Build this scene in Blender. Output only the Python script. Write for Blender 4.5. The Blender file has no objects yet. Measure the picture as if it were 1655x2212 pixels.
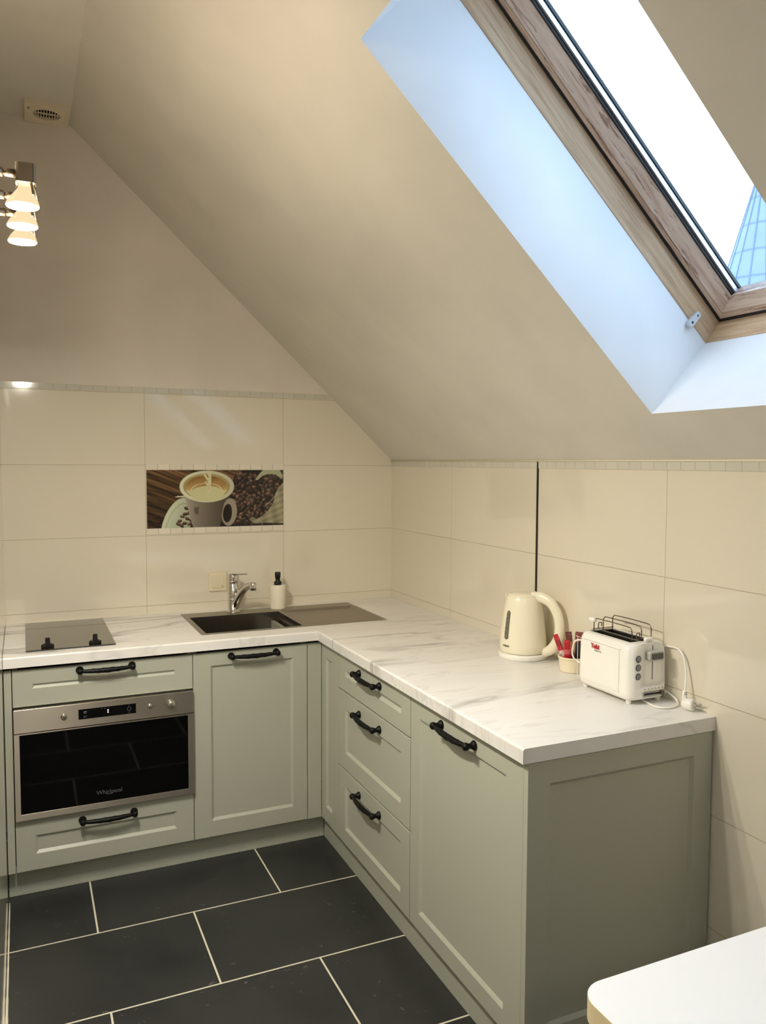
import bpy, bmesh, math, random
from mathutils import Vector, Matrix
C = bpy.context.scene.collection
S = bpy.context.scene
random.seed(7)
PI = math.pi

# ------------------------------------------------------------------ camera
YAW, PITCH, ROLL, FPX = 0.42263849, -0.06136824, 0.00413158, 1733.274
fwd = Vector((math.sin(YAW)*math.cos(PITCH), math.cos(YAW)*math.cos(PITCH), math.sin(PITCH)))
rt = Vector((math.cos(YAW), -math.sin(YAW), 0)); up = rt.cross(fwd)
r2 = rt*math.cos(ROLL) + up*math.sin(ROLL); u2 = up*math.cos(ROLL) - rt*math.sin(ROLL)
cd = bpy.data.cameras.new('camera'); cam = bpy.data.objects.new('camera', cd); C.objects.link(cam)
cd.sensor_fit = 'HORIZONTAL'; cd.sensor_width = 36; cd.lens = FPX*36/1655; cd.clip_start = 0.02; cd.clip_end = 300
M = Matrix((r2, u2, -fwd)).transposed().to_4x4(); M.translation = Vector((-1.61240, -3.48659, 1.49073)); cam.matrix_world = M
S.camera = cam

# ------------------------------------------------------------------ world, exposure
SKY_COL = (0.50, 0.72, 1.0); SKY_STR = 4.6
BULB_COL = (1.0, 0.925, 0.80); BULB_STR = 1150.0
FILL_COL = (1.0, 0.93, 0.82); FILL_STR = 55.0  # fill globe added behind the viewpoint
S.view_settings.view_transform = 'Standard'; S.view_settings.look = 'None'
S.view_settings.exposure = 0.14; S.view_settings.gamma = 1.0; S.view_settings.use_curve_mapping = False
S.cycles.use_denoising = True; S.cycles.max_bounces = 14; S.cycles.diffuse_bounces = 8; S.cycles.glossy_bounces = 6
S.cycles.transparent_max_bounces = 12; S.cycles.sample_clamp_indirect = 8.0
w = bpy.data.worlds.new('overcast_sky'); S.world = w; w.use_nodes = True
nt = w.node_tree; bg = nt.nodes['Background']
bg.inputs['Color'].default_value = (*SKY_COL, 1); bg.inputs['Strength'].default_value = SKY_STR

# ------------------------------------------------------------------ materials
def srgb(r, g, b):
    f = lambda c: (c/255/12.92) if c/255 <= 0.04045 else ((c/255+0.055)/1.055)**2.4
    return (f(r), f(g), f(b), 1)
def mat(name, col, rough=0.5, metal=0.0, spec=0.5, coat=0.0, coat_rough=0.05):
    m = bpy.data.materials.new(name); m.use_nodes = True
    b = m.node_tree.nodes['Principled BSDF']
    b.inputs['Base Color'].default_value = col; b.inputs['Roughness'].default_value = rough
    b.inputs['Metallic'].default_value = metal; b.inputs['Specular IOR Level'].default_value = spec
    b.inputs['Coat Weight'].default_value = coat; b.inputs['Coat Roughness'].default_value = coat_rough
    return m
class NT:
    """small helper for building node trees"""
    def __init__(s, m):
        s.m = m; s.t = m.node_tree; s.b = s.t.nodes['Principled BSDF']
    def n(s, typ, **kw):
        nd = s.t.nodes.new(typ)
        for k, v in kw.items():
            if k in nd.inputs.keys(): nd.inputs[k].default_value = v
            else: setattr(nd, k, v)
        return nd
    def l(s, a, b): s.t.links.new(a, b)
    def math(s, op, a, b=None, c=None):
        nd = s.t.nodes.new('ShaderNodeMath'); nd.operation = op
        for i, v in enumerate((a, b, c)):
            if v is None: continue
            if isinstance(v, (int, float)): nd.inputs[i].default_value = v
            else: s.l(v, nd.inputs[i])
        return nd.outputs[0]
    def coords(s, scale=(1, 1, 1), rot=(0, 0, 0)):
        tc = s.t.nodes.new('ShaderNodeTexCoord'); mp = s.t.nodes.new('ShaderNodeMapping')
        mp.inputs['Scale'].default_value = scale; mp.inputs['Rotation'].default_value = rot
        s.l(tc.outputs['Object'], mp.inputs['Vector']); return mp.outputs[0]
    def noise(s, vec, scale, detail=4, rough=0.5, dist=0.0):
        nd = s.t.nodes.new('ShaderNodeTexNoise'); s.l(vec, nd.inputs['Vector'])
        nd.inputs['Scale'].default_value = scale; nd.inputs['Detail'].default_value = detail
        nd.inputs['Roughness'].default_value = rough; nd.inputs['Distortion'].default_value = dist
        return nd.outputs['Fac']
    def ramp(s, fac, stops):
        nd = s.t.nodes.new('ShaderNodeValToRGB'); s.l(fac, nd.inputs[0]); cr = nd.color_ramp
        while len(cr.elements) < len(stops): cr.elements.new(0.5)
        for e, (p, c) in zip(cr.elements, stops): e.position = p; e.color = c
        return nd.outputs[0]
    def mix(s, fac, a, b):
        nd = s.t.nodes.new('ShaderNodeMix'); nd.data_type = 'RGBA'
        for i, v in ((0, fac), (6, a), (7, b)):
            if isinstance(v, (int, float, tuple)): nd.inputs[i].default_value = v
            else: s.l(v, nd.inputs[i])
        return nd.outputs[2]
    def base(s, c): s.l(c, s.b.inputs['Base Color'])
    def bump(s, h, strength=0.3, dist=0.002):
        nd = s.t.nodes.new('ShaderNodeBump'); nd.inputs['Strength'].default_value = strength
        nd.inputs['Distance'].default_value = dist; s.l(h, nd.inputs['Height']); s.l(nd.outputs[0], s.b.inputs['Normal'])
    def joint(s, v, start, pitch, half):
        """1 on the joint lines start + k*pitch"""
        a = s.math('SUBTRACT', v, start); a = s.math('DIVIDE', a, pitch); a = s.math('ADD', a, 0.5)
        a = s.math('FRACT', a); a = s.math('SUBTRACT', a, 0.5); a = s.math('ABSOLUTE', a)
        a = s.math('MULTIPLY', a, pitch); return s.math('LESS_THAN', a, half)

def plaster(name, col, rough=0.75):
    m = mat(name, col, rough, spec=0.3); q = NT(m); v = q.coords()
    n1 = q.noise(v, 3.0, 3); a = tuple(x*0.95 for x in col[:3])+(1,); b = tuple(min(1, x*1.04) for x in col[:3])+(1,)
    q.base(q.ramp(n1, [(0.35, a), (0.65, b)])); q.bump(q.noise(v, 60, 3), 0.08, 0.001); return m
M_ceil = plaster('cream_ceiling_paint', srgb(216, 212, 202))
M_wall = plaster('cream_wall_paint', srgb(222, 215, 205))
M_reveal = plaster('skylit_reveal_paint', srgb(226, 226, 226), 0.6)  # same paint as the ceiling, whitened for the sky light on it

def tile_mat(name, axis, hx0, hp, col=srgb(224, 217, 199)):
    m = mat(name, col, 0.06, spec=1.0); q = NT(m)
    tc = q.t.nodes.new('ShaderNodeTexCoord'); sx = q.t.nodes.new('ShaderNodeSeparateXYZ'); q.l(tc.outputs['Object'], sx.inputs[0])
    h = sx.outputs[axis]; z = sx.outputs['Z']
    jx = q.joint(h, hx0, hp, 0.0011)
    jz = q.joint(z, 0.8800, 0.2985, 0.0011)
    j = q.math('MAXIMUM', jx, jz)
    n1 = q.noise(tc.outputs['Object'], 1.7, 2)
    tone = q.ramp(n1, [(0.3, tuple(c*0.965 for c in col[:3])+(1,)), (0.7, col)])
    q.base(q.mix(j, tone, srgb(168, 158, 134)))
    q.l(q.math('ADD', q.math('MULTIPLY', j, 0.5), 0.06), q.b.inputs['Roughness'])
    wv = q.noise(tc.outputs['Object'], 2.4, 1)
    hgt = q.math('SUBTRACT', q.math('MULTIPLY', wv, 0.5), j); q.bump(hgt, 0.35, 0.0012)
    return m
M_tile_back = tile_mat('glossy_cream_wall_tile', 'X', -1.1405, 0.602)
M_tile_right = tile_mat('glossy_cream_side_tile', 'Y', -0.590, 0.605)
M_tile_left = tile_mat('glossy_cream_left_tile', 'Y', -0.400, 0.605)

def mosaic_mat(name, axis, x0, pitch, zmid=None, tone=(206, 203, 190)):
    c = srgb(*tone); m = mat(name, c, 0.25); q = NT(m)
    tc = q.t.nodes.new('ShaderNodeTexCoord'); sx = q.t.nodes.new('ShaderNodeSeparateXYZ'); q.l(tc.outputs['Object'], sx.inputs[0])
    h = sx.outputs[axis]; j = q.joint(h, x0, pitch, 0.0013)
    cell = q.math('FLOOR', q.math('DIVIDE', q.math('SUBTRACT', h, x0), pitch))
    wn = q.t.nodes.new('ShaderNodeTexWhiteNoise'); wn.noise_dimensions = '1D'; q.l(cell, wn.inputs['W'])
    d = tuple(v*0.93 for v in c[:3])+(1,)
    q.base(q.mix(j, q.mix(wn.outputs['Value'], c, d), srgb(182, 178, 164)))
    q.b.inputs['Roughness'].default_value = 0.07
    q.bump(q.math('SUBTRACT', 1.0, j), 0.4, 0.001); return m
M_mos_back = mosaic_mat('grey_mosaic_border', 'X', -1.1405, 0.0502)
M_mos_right = mosaic_mat('grey_mosaic_side_border', 'Y', -1.80, 0.0502)
M_mos_pic = mosaic_mat('cream_mosaic_border', 'X', -1.1405, 0.0502, tone=(226, 219, 202))

# dark slate floor with pale grout, 60 x 40 running half bond
M_floor = mat('dark_slate_floor_tile', srgb(50, 51, 49), 0.42); q = NT(M_floor)
tc = q.t.nodes.new('ShaderNodeTexCoord'); sx = q.t.nodes.new('ShaderNodeSeparateXYZ'); q.l(tc.outputs['Object'], sx.inputs[0])
PY = 0.4015
row = q.math('FLOOR', q.math('DIVIDE', q.math('ADD', sx.outputs['Y'], 1.282), PY))
odd = q.math('ABSOLUTE', q.math('MODULO', row, 2.0))
xs = q.math('SUBTRACT', q.math('ADD', sx.outputs['X'], 1.1235), q.math('MULTIPLY', q.math('SUBTRACT', 1.0, odd), 0.0))
xs = q.math('ADD', xs, q.math('MULTIPLY', odd, 0.3))
jx = q.joint(xs, 0.0, 0.6, 0.0028); jy = q.joint(sx.outputs['Y'], -1.282, PY, 0.0028)
j = q.math('MAXIMUM', jx, jy)
n1 = q.noise(tc.outputs['Object'], 3.2, 8, 0.65, 0.4); n2 = q.noise(tc.outputs['Object'], 38, 6, 0.7)
n3 = q.noise(tc.outputs['Object'], 5.0, 2)
slate = q.ramp(n1, [(0.3, srgb(34, 36, 36)), (0.7, srgb(50, 51, 50))])
fleck = q.math('MULTIPLY', q.math('GREATER_THAN', n2, 0.63), q.math('GREATER_THAN', n3, 0.55))
slate = q.mix(q.math('MULTIPLY', fleck, 0.6), slate, srgb(110, 108, 104))
q.base(q.mix(j, slate, srgb(214, 208, 186)))
q.l(q.math('ADD', q.math('MULTIPLY', j, 0.35), q.ramp(n1, [(0.2, (0.34,)*3+(1,)), (0.8, (0.52,)*3+(1,))])), q.b.inputs['Roughness'])
q.bump(q.math('SUBTRACT', q.math('MULTIPLY', n1, 0.5), j), 0.35, 0.002)

M_sage = mat('sage_green_lacquer', srgb(176, 178, 163), 0.38)
q = NT(M_sage); q.bump(q.noise(q.coords(), 90, 2), 0.03, 0.0005)
M_carc = mat('grey_cabinet_board', srgb(150, 150, 138), 0.6)
M_black = mat('matt_black_iron', srgb(7, 7, 7), 0.5, spec=.25)
M_gap = mat('black_gap', srgb(8, 8, 8), 0.8)
M_blackplastic = mat('black_plastic', srgb(9, 9, 9), 0.4)

# marble worktop
def marble(name, base, vein, vein2):
    m = mat(name, base, 0.32); q = NT(m)
    v = q.coords((1, 1, 1), (0, 0, 0.62))
    st = q.coords((0.55, 2.9, 0.6), (0, 0, 0.62))
    w1 = q.noise(st, 1.3, 4, 0.5, 0.5)
    a = q.math('ABSOLUTE', q.math('SUBTRACT', w1, 0.5))
    thin = q.ramp(a, [(0.0, (1, 1, 1, 1)), (0.007, (0.5, 0.5, 0.5, 1)), (0.032, (0, 0, 0, 1))])
    mask = q.ramp(q.noise(v, 1.7, 3), [(0.40, (0, 0, 0, 1)), (0.54, (1, 1, 1, 1))])
    st2 = q.coords((0.8, 4.6, 0.8), (0, 0, 0.5))
    w2 = q.noise(st2, 1.9, 4, 0.55, 0.8)
    a2 = q.math('ABSOLUTE', q.math('SUBTRACT', w2, 0.52))
    thin2 = q.ramp(a2, [(0.0, (0.6, 0.6, 0.6, 1)), (0.016, (0, 0, 0, 1))])
    cloud = q.ramp(q.noise(st, 2.0, 3), [(0.3, tuple(c*0.93 for c in base[:3])+(1,)), (0.65, base)])
    c = q.mix(q.math('MULTIPLY', thin, q.math('MULTIPLY', mask, 0.8)), cloud, vein)
    c = q.mix(q.math('MULTIPLY', thin2, 0.45), c, vein2)
    q.base(c); return m
M_marble = marble('white_marble_laminate', srgb(237, 235, 231), srgb(148, 146, 138), srgb(172, 169, 160))

def steel(name, col, rough, axis_scale, tangent):
    m = mat(name, col, rough, metal=1.0); q = NT(m); v = q.coords(axis_scale)
    n1 = q.noise(v, 12, 4, 0.6); q.l(q.math('ADD', q.math('MULTIPLY', n1, 0.12), rough-0.06), q.b.inputs['Roughness'])
    q.bump(n1, 0.08, 0.0006)
    tg = q.t.nodes.new('ShaderNodeCombineXYZ')
    for i in range(3): tg.inputs[i].default_value = tangent[i]
    q.l(tg.outputs[0], q.b.inputs['Tangent']); q.b.inputs['Anisotropic'].default_value = 0.85
    return m
M_steel = steel('brushed_stainless_steel', srgb(200, 192, 178), 0.33, (1, 60, 60), (0, 0, 1))
M_sink = steel('satin_sink_steel', srgb(172, 166, 156), 0.36, (1, 50, 50), (0, 1, 0))
M_bowl = mat('polished_bowl_steel', srgb(160, 156, 148), .22, 1.0)
M_chrome = mat('polished_chrome', srgb(215, 213, 208), 0.06, metal=1.0)
M_nickel = mat('satin_nickel', srgb(112, 100, 84), 0.3, metal=1.0)
M_ovenglass = mat('black_oven_glass', srgb(6, 6, 6), 0.04, spec=0.28)
M_hob = mat('black_ceramic_hob_glass', srgb(18, 15, 13), 0.05, spec=.9, coat=.6, coat_rough=0.03)
M_print = mat('pale_grey_print', srgb(175, 175, 178), 0.5)
M_printdim = mat('dim_grey_print', srgb(92, 92, 96), 0.5)
M_lit = mat('lit_display_digit', srgb(230, 235, 240), 0.5)
M_lit.node_tree.nodes['Principled BSDF'].inputs['Emission Color'].default_value = (0.9, 0.95, 1, 1)
M_lit.node_tree.nodes['Principled BSDF'].inputs['Emission Strength'].default_value = 0.9
M_red = mat('red_print', srgb(176, 30, 36), 0.5)
M_greyprint = mat('dark_grey_print', srgb(92, 88, 84), 0.5)
M_cream_pl = mat('cream_white_plastic', srgb(238, 232, 208), 0.22, coat=0.3)
M_white_pl = mat('white_plastic', srgb(240, 238, 230), 0.25, coat=0.3)
M_switch = mat('ivory_switch_plastic', srgb(226, 216, 186), 0.25)
M_smoke = mat('smoked_gauge_plastic', srgb(98, 98, 82), 0.15)
M_button = mat('grey_button', srgb(122, 122, 120), 0.4)
M_soap = mat('white_ceramic', srgb(238, 232, 212), 0.3)
M_ramekin = mat('cream_stoneware', srgb(238, 228, 200), 0.22)
M_tablewhite = mat('white_laminate_top', srgb(240, 242, 244), 0.35)
M_edge = mat('cream_edge_band', srgb(226, 210, 168), 0.5)
M_silicone = mat('pale_silicone', srgb(226, 220, 200), 0.45)
M_vent = mat('ivory_vent_plastic', srgb(222, 210, 188), 0.4)
M_darkhole = mat('dark_duct', srgb(14, 12, 10), 0.9)
M_sealgap = mat('black_seal_and_gap_shade', srgb(14, 14, 14), 0.6)
M_spacer = mat('aluminium_spacer', srgb(215, 218, 222), 0.35, metal=0.7)
M_bracket = mat('grey_zinc_bracket', srgb(205, 208, 212), 0.4, metal=0.1)

# weathered pine of the roof window
def pine(name, scale, stained):
    m = mat(name, srgb(190, 160, 125), 0.5); q = NT(m); v = q.coords(scale)
    g = q.noise(v, 14, 6, 0.6, 0.6)
    c = q.ramp(g, [(0.25, srgb(150, 118, 86)), (0.5, srgb(186, 156, 122)), (0.8, srgb(214, 188, 156))])
    if stained:
        c = q.ramp(g, [(0.25, srgb(164, 132, 112)), (0.5, srgb(196, 172, 152)), (0.8, srgb(214, 196, 180))])
        s1 = q.noise(q.coords(tuple(x*0.8 for x in scale)), 22, 5, 0.7, 0.8)
        tcs = q.t.nodes.new('ShaderNodeTexCoord'); sxs = q.t.nodes.new('ShaderNodeSeparateXYZ'); q.l(tcs.outputs['Object'], sxs.inputs[0])
        near = q.math('MULTIPLY', q.math('MAXIMUM', q.math('SUBTRACT', 0.34, sxs.outputs['X']), 0.0), 1.1)   # worn end by the lower corner
        deep = q.math('MULTIPLY', q.math('MAXIMUM', q.math('SUBTRACT', sxs.outputs['Z'], 0.339), 0.0), 7.0)   # and along the glass
        s1 = q.math('ADD', s1, q.math('MULTIPLY', q.math('ADD', near, 0.55), deep))
        f = q.ramp(s1, [(0.56, (0, 0, 0, 1)), (0.63, (1, 1, 1, 1))])
        c = q.mix(q.math('MULTIPLY', f, 0.7), c, srgb(96, 52, 40))
    q.base(c); q.bump(g, 0.25, 0.001); return m
M_pineX = pine('weathered_pine_rail', (0.35, 6, 6), False)
M_pineY = pine('weathered_pine_crossrail', (6, 0.35, 6), False)
M_sashX = pine('flaking_pine_sash', (0.4, 5, 5), True)
M_sashY = pine('flaking_pine_sash_crossrail', (5, 0.4, 5), True)

# clear pane: fresnel mix of transparent and mirror
M_glass = bpy.data.materials.new('clear_window_glass'); M_glass.use_nodes = True
t = M_glass.node_tree; t.nodes.clear()
o_ = t.nodes.new('ShaderNodeOutputMaterial'); mx = t.nodes.new('ShaderNodeMixShader'); fr = t.nodes.new('ShaderNodeLayerWeight'); pw = t.nodes.new('ShaderNodeMath'); sc5 = t.nodes.new('ShaderNodeMath')
tr = t.nodes.new('ShaderNodeBsdfTransparent'); gl = t.nodes.new('ShaderNodeBsdfGlossy'); gl.inputs['Roughness'].default_value = 0.0
tr.inputs['Color'].default_value = (0.97, 0.985, 0.99, 1); fr.inputs['Blend'].default_value = 0.5; pw.operation = 'POWER'; pw.inputs[1].default_value = 5.0; sc5.operation = 'MULTIPLY_ADD'; sc5.inputs[1].default_value = 0.96; sc5.inputs[2].default_value = 0.04; t.links.new(fr.outputs['Facing'], pw.inputs[0]); t.links.new(pw.outputs[0], sc5.inputs[0])
t.links.new(sc5.outputs[0], mx.inputs[0]); t.links.new(tr.outputs[0], mx.inputs[1]); t.links.new(gl.outputs[0], mx.inputs[2]); t.links.new(mx.outputs[0], o_.inputs[0])

def emit(name, col, s):
    m = bpy.data.materials.new(name); m.use_nodes = True; b = m.node_tree.nodes['Principled BSDF']
    b.inputs['Base Color'].default_value = (0.12, 0.10, 0.08, 1)
    b.inputs['Emission Color'].default_value = (*col, 1); b.inputs['Emission Strength'].default_value = s; return m
M_bulb = emit('warm_led_lens', BULB_COL, BULB_STR)
M_fillglobe = emit('warm_fill_glow', FILL_COL, FILL_STR)  # glowing surface of the added fill globe
M_bulbbody = bpy.data.materials.new('dichroic_reflector_glass'); M_bulbbody.use_nodes = True   # lets a little light out upwards
t = M_bulbbody.node_tree; t.nodes.clear(); o_ = t.nodes.new('ShaderNodeOutputMaterial'); ad = t.nodes.new('ShaderNodeAddShader')
tr = t.nodes.new('ShaderNodeBsdfTransparent'); tr.inputs['Color'].default_value = (0.13, 0.117, 0.10, 1)
em = t.nodes.new('ShaderNodeEmission'); em.inputs['Color'].default_value = (1.0, 0.78, 0.46, 1); em.inputs['Strength'].default_value = 0.8
t.links.new(tr.outputs[0], ad.inputs[0]); t.links.new(em.outputs[0], ad.inputs[1]); t.links.new(ad.outputs[0], o_.inputs[0])

# spire outside
M_spire = mat('blue_grey_zinc_sheet', srgb(150, 176, 205), 0.5); q = NT(M_spire)
tc = q.t.nodes.new('ShaderNodeTexCoord'); sx = q.t.nodes.new('ShaderNodeSeparateXYZ'); q.l(tc.outputs['Object'], sx.inputs[0])
j = q.joint(sx.outputs['Z'], 0.1, 0.75, 0.035)
n1 = q.noise(tc.outputs['Object'], 1.5, 4)
q.base(q.mix(j, q.ramp(n1, [(0.3, srgb(116, 126, 138)), (0.7, srgb(122, 134, 146))]), srgb(98, 110, 122)))

# ------------------------------------------------------------------ mesh helpers
def nb(): return bmesh.new()
def box(bm, x0, x1, y0, y1, z0, z1, mi=0):
    vs = [bm.verts.new(p) for p in ((x0,y0,z0),(x1,y0,z0),(x1,y1,z0),(x0,y1,z0),(x0,y0,z1),(x1,y0,z1),(x1,y1,z1),(x0,y1,z1))]
    for f in ((0,3,2,1),(4,5,6,7),(0,1,5,4),(1,2,6,5),(2,3,7,6),(3,0,4,7)):
        fc = bm.faces.new([vs[i] for i in f]); fc.material_index = mi
    return vs
def prism(bm, pts, axis, a, b, mi=0):
    """extrude 2D outline pts along axis ('x','y','z') from a to b; pts are the two other coords in order"""
    def mk(p, t):
        return {'x': (t, p[0], p[1]), 'y': (p[0], t, p[1]), 'z': (p[0], p[1], t)}[axis]
    A = [bm.verts.new(mk(p, a)) for p in pts]; B = [bm.verts.new(mk(p, b)) for p in pts]
    n = len(pts)
    fs = [bm.faces.new(A), bm.faces.new(B)] + [bm.faces.new((A[i], A[(i+1) % n], B[(i+1) % n], B[i])) for i in range(n)]
    for f in fs: f.material_index = mi
    return fs
def lathe(bm, prof, c=(0,0,0), ax=(0,0,1), seg=32, mi=0, sx=1.0, sy=1.0):
    ax = Vector(ax).normalized(); t = Vector((1,0,0)) if abs(ax.x) < 0.9 else Vector((0,1,0))
    u = ax.cross(t).normalized(); v = ax.cross(u); c = Vector(c); rings = []
    if abs(ax.z) > 0.99: u, v = Vector((1,0,0)), Vector((0,1,0))
    for r, h in prof:
        if r < 1e-6: rings.append([bm.verts.new(c+ax*h)])
        else: rings.append([bm.verts.new(c+ax*h+u*(r*sx*math.cos(2*PI*k/seg))+v*(r*sy*math.sin(2*PI*k/seg))) for k in range(seg)])
    for A, B in zip(rings, rings[1:]):
        for k in range(seg):
            k2 = (k+1) % seg
            if len(A) == 1 and len(B) == 1: continue
            if len(A) == 1: f = bm.faces.new((A[0], B[k2], B[k]))
            elif len(B) == 1: f = bm.faces.new((A[k], A[k2], B[0]))
            else: f = bm.faces.new((A[k], A[k2], B[k2], B[k]))
            f.material_index = mi; f.smooth = True
    for R, flip in ((rings[0], True), (rings[-1], False)):
        if len(R) > 1: f = bm.faces.new(R[::-1] if flip else R); f.material_index = mi
def spline(pts, n=8):
    P = [Vector(p) for p in pts]; out = []
    for i in range(len(P)-1):
        p0 = P[max(i-1, 0)]; p1 = P[i]; p2 = P[i+1]; p3 = P[min(i+2, len(P)-1)]
        for k in range(n):
            t = k/n; out.append(0.5*((2*p1)+(p2-p0)*t+(2*p0-5*p1+4*p2-p3)*t*t+(3*p1-p0-3*p2+p3)*t**3))
    out.append(P[-1]); return out
def tube(bm, pts, rad, seg=10, mi=0, flat=1.0, ref=None, cap=True):
    P = [Vector(p) for p in pts]; n = len(P)
    R = rad if isinstance(rad, (list, tuple)) else [rad]*n
    t0 = (P[1]-P[0]).normalized()
    nv = Vector(ref) if ref else (Vector((0,0,1)) if abs(t0.z) < 0.9 else Vector((1,0,0)))
    rings = []
    for i in range(n):
        t = (P[min(i+1, n-1)]-P[max(i-1, 0)]).normalized()
        nv = (nv - t*nv.dot(t)).normalized(); b = t.cross(nv)
        rings.append([bm.verts.new(P[i]+nv*(R[i]*math.cos(2*PI*k/seg))+b*(R[i]*flat*math.sin(2*PI*k/seg))) for k in range(seg)])
    for A, B in zip(rings, rings[1:]):
        for k in range(seg):
            f = bm.faces.new((A[k], A[(k+1) % seg], B[(k+1) % seg], B[k])); f.material_index = mi; f.smooth = True
    if cap:
        for r in (rings[0], rings[-1]):
            f = bm.faces.new(r); f.material_index = mi
def obj(name, bm, m, parent=None, bevel=0.0, seg=2, smooth=False, loc=None, rot=None):
    bmesh.ops.recalc_face_normals(bm, faces=bm.faces[:])
    me = bpy.data.meshes.new(name); bm.to_mesh(me); bm.free()
    for x in (m if isinstance(m, (list, tuple)) else [m]): me.materials.append(x)
    o = bpy.data.objects.new(name, me); C.objects.link(o)
    if smooth:
        for p in me.polygons: p.use_smooth = True
    if parent: o.parent = parent
    if loc: o.location = loc
    if rot: o.rotation_euler = rot
    if bevel:
        b = o.modifiers.new('bevel', 'BEVEL'); b.width = bevel; b.segments = seg; b.limit_method = 'ANGLE'; b.angle_limit = math.radians(40)
        b.harden_normals = False
    return o
def tag(o, label, cat, group=None):
    o['label'] = label; o['category'] = cat
    if group: o['group'] = group
    return o
def thing(name, label, cat, loc=(0,0,0), rz=0.0, group=None):
    o = bpy.data.objects.new(name, None); C.objects.link(o); o.location = loc; o.rotation_euler = (0, 0, rz)
    o.empty_display_size = 0.05
    return tag(o, label, cat, group)
def struct(o): o['kind'] = 'structure'; return o
def rbox(bm, x0, x1, y0, y1, z0, z1, r, n=5, axis='z', mi=0):
    """box with the four edges along axis rounded"""
    if axis == 'z': a0, a1, b0, b1, c0, c1 = x0, x1, y0, y1, z0, z1
    elif axis == 'y': a0, a1, b0, b1, c0, c1 = x0, x1, z0, z1, y0, y1
    else: a0, a1, b0, b1, c0, c1 = y0, y1, z0, z1, x0, x1
    pts = []
    for cx, cy, s in ((a1-r, b1-r, 0), (a0+r, b1-r, 1), (a0+r, b0+r, 2), (a1-r, b0+r, 3)):
        for k in range(n+1):
            t = (s + k/n)*PI/2; pts.append((cx+r*math.cos(t), cy+r*math.sin(t)))
    return prism(bm, pts, axis, c0, c1, mi)
def text(name, body, size, m, parent, loc, rot, extrude=0.0003, shear=0.0, bold=0.0, align='CENTER'):
    cu = bpy.data.curves.new(name, 'FONT'); cu.body = body; cu.size = size; cu.extrude = extrude; cu.shear = shear
    cu.offset = bold; cu.align_x = align; cu.align_y = 'CENTER'; cu.resolution_u = 4
    tmp = bpy.data.objects.new('t', cu); C.objects.link(tmp)
    dg = bpy.context.evaluated_depsgraph_get(); me = bpy.data.meshes.new_from_object(tmp.evaluated_get(dg))
    bpy.data.objects.remove(tmp); me.materials.clear(); me.materials.append(m)
    o = bpy.data.objects.new(name, me); C.objects.link(o); o.parent = parent; o.location = loc; o.rotation_euler = rot
    return o

# ------------------------------------------------------------------ room shell
H = 0.8435                 # worktop height
K = 0.933                  # rise of the sloped ceiling per metre
ZK = 1.501                 # knee wall height
XF = -1.4125; ZF = 2.82    # where slope meets flat ceiling
XL = -1.685                # left wall
YN = -5.4                  # wall behind the camera
XW = -4.2                  # far left wall of the room behind

bm = nb(); box(bm, XW, 0.0, YN, 0.0, -0.1, 0.0); struct(obj('floor', bm, M_floor))
# back wall: tiled to 1.80, painted above, cut to the rake
bm = nb()
xr = -(1.802-ZK)/K
f = prism(bm, [(XL-0.12, -0.1), (0.12, -0.1), (0.12, ZK), (0, ZK), (xr, 1.802), (XL-0.12, 1.802)], 'y', 0.0, 0.12, 0)
prism(bm, [(XL-0.12, 1.802), (xr, 1.802), (XF, ZF), (XL-0.12, ZF)], 'y', 0.0, 0.12, 1)
struct(obj('wall_back', bm, [M_tile_back, M_wall]))
bm = nb(); box(bm, 0.0, 0.12, YN, 0.0, -0.1, ZK); struct(obj('wall_right', bm, M_tile_right))
# left wall: partition that ends before the camera
YE = -2.75
bm = nb(); box(bm, XL-0.12, XL, YE, 0.0, 0.0, 1.802, 0); box(bm, XL-0.12, XL, YE, 0.0, 1.802, ZF, 1)
struct(obj('wall_left', bm, [M_tile_left, M_wall]))
bm = nb(); box(bm, XW-0.12, XW, YN, YE+0.12, -0.1, ZF); struct(obj('wall_far_left', bm, M_wall))
bm = nb(); box(bm, XW, XL-0.12, YE, YE+0.12, 0.0, ZF); struct(obj('wall_side', bm, M_wall))
bm = nb()
prism(bm, [(XW, -0.1), (0.12, -0.1), (0.12, ZK), (0, ZK), (XF, ZF), (XW, ZF)], 'y', YN-0.12, YN, 0)
struct(obj('wall_near', bm, M_wall))
# flat ceiling with hole for the vent
bm = nb()
def slab(bm, xs, ys, holes, z0, z1, mi=0, hole_mi=None):
    V = {}
    def v(i, j, z):
        k = (i, j, z)
        if k not in V: V[k] = bm.verts.new((xs[i], ys[j], z))
        return V[k]
    nx, ny = len(xs)-1, len(ys)-1
    solid = lambda i, j: 0 <= i < nx and 0 <= j < ny and (i, j) not in holes
    for i in range(nx):
        for j in range(ny):
            if not solid(i, j): continue
            for z, fl in ((z0, 1), (z1, 0)):
                q_ = [v(i,j,z), v(i+1,j,z), v(i+1,j+1,z), v(i,j+1,z)]
                f = bm.faces.new(q_[::-1] if fl else q_); f.material_index = mi
            for di, dj, a, b in ((-1,0,(0,0),(0,1)), (1,0,(1,0),(1,1)), (0,-1,(0,0),(1,0)), (0,1,(0,1),(1,1))):
                if not solid(i+di, j+dj):
                    inner = 0 <= i+di < nx and 0 <= j+dj < ny
                    f = bm.faces.new((v(i+a[0],j+a[1],z0), v(i+b[0],j+b[1],z0), v(i+b[0],j+b[1],z1), v(i+a[0],j+a[1],z1)))
                    f.material_index = hole_mi if (inner and hole_mi is not None) else mi
slab(bm, [XW, -1.562, -1.433, XF], [YN, -0.150, -0.030, 0.12], {(1, 1)}, ZF, ZF+0.12)
struct(obj('ceiling', bm, M_ceil))

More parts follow.
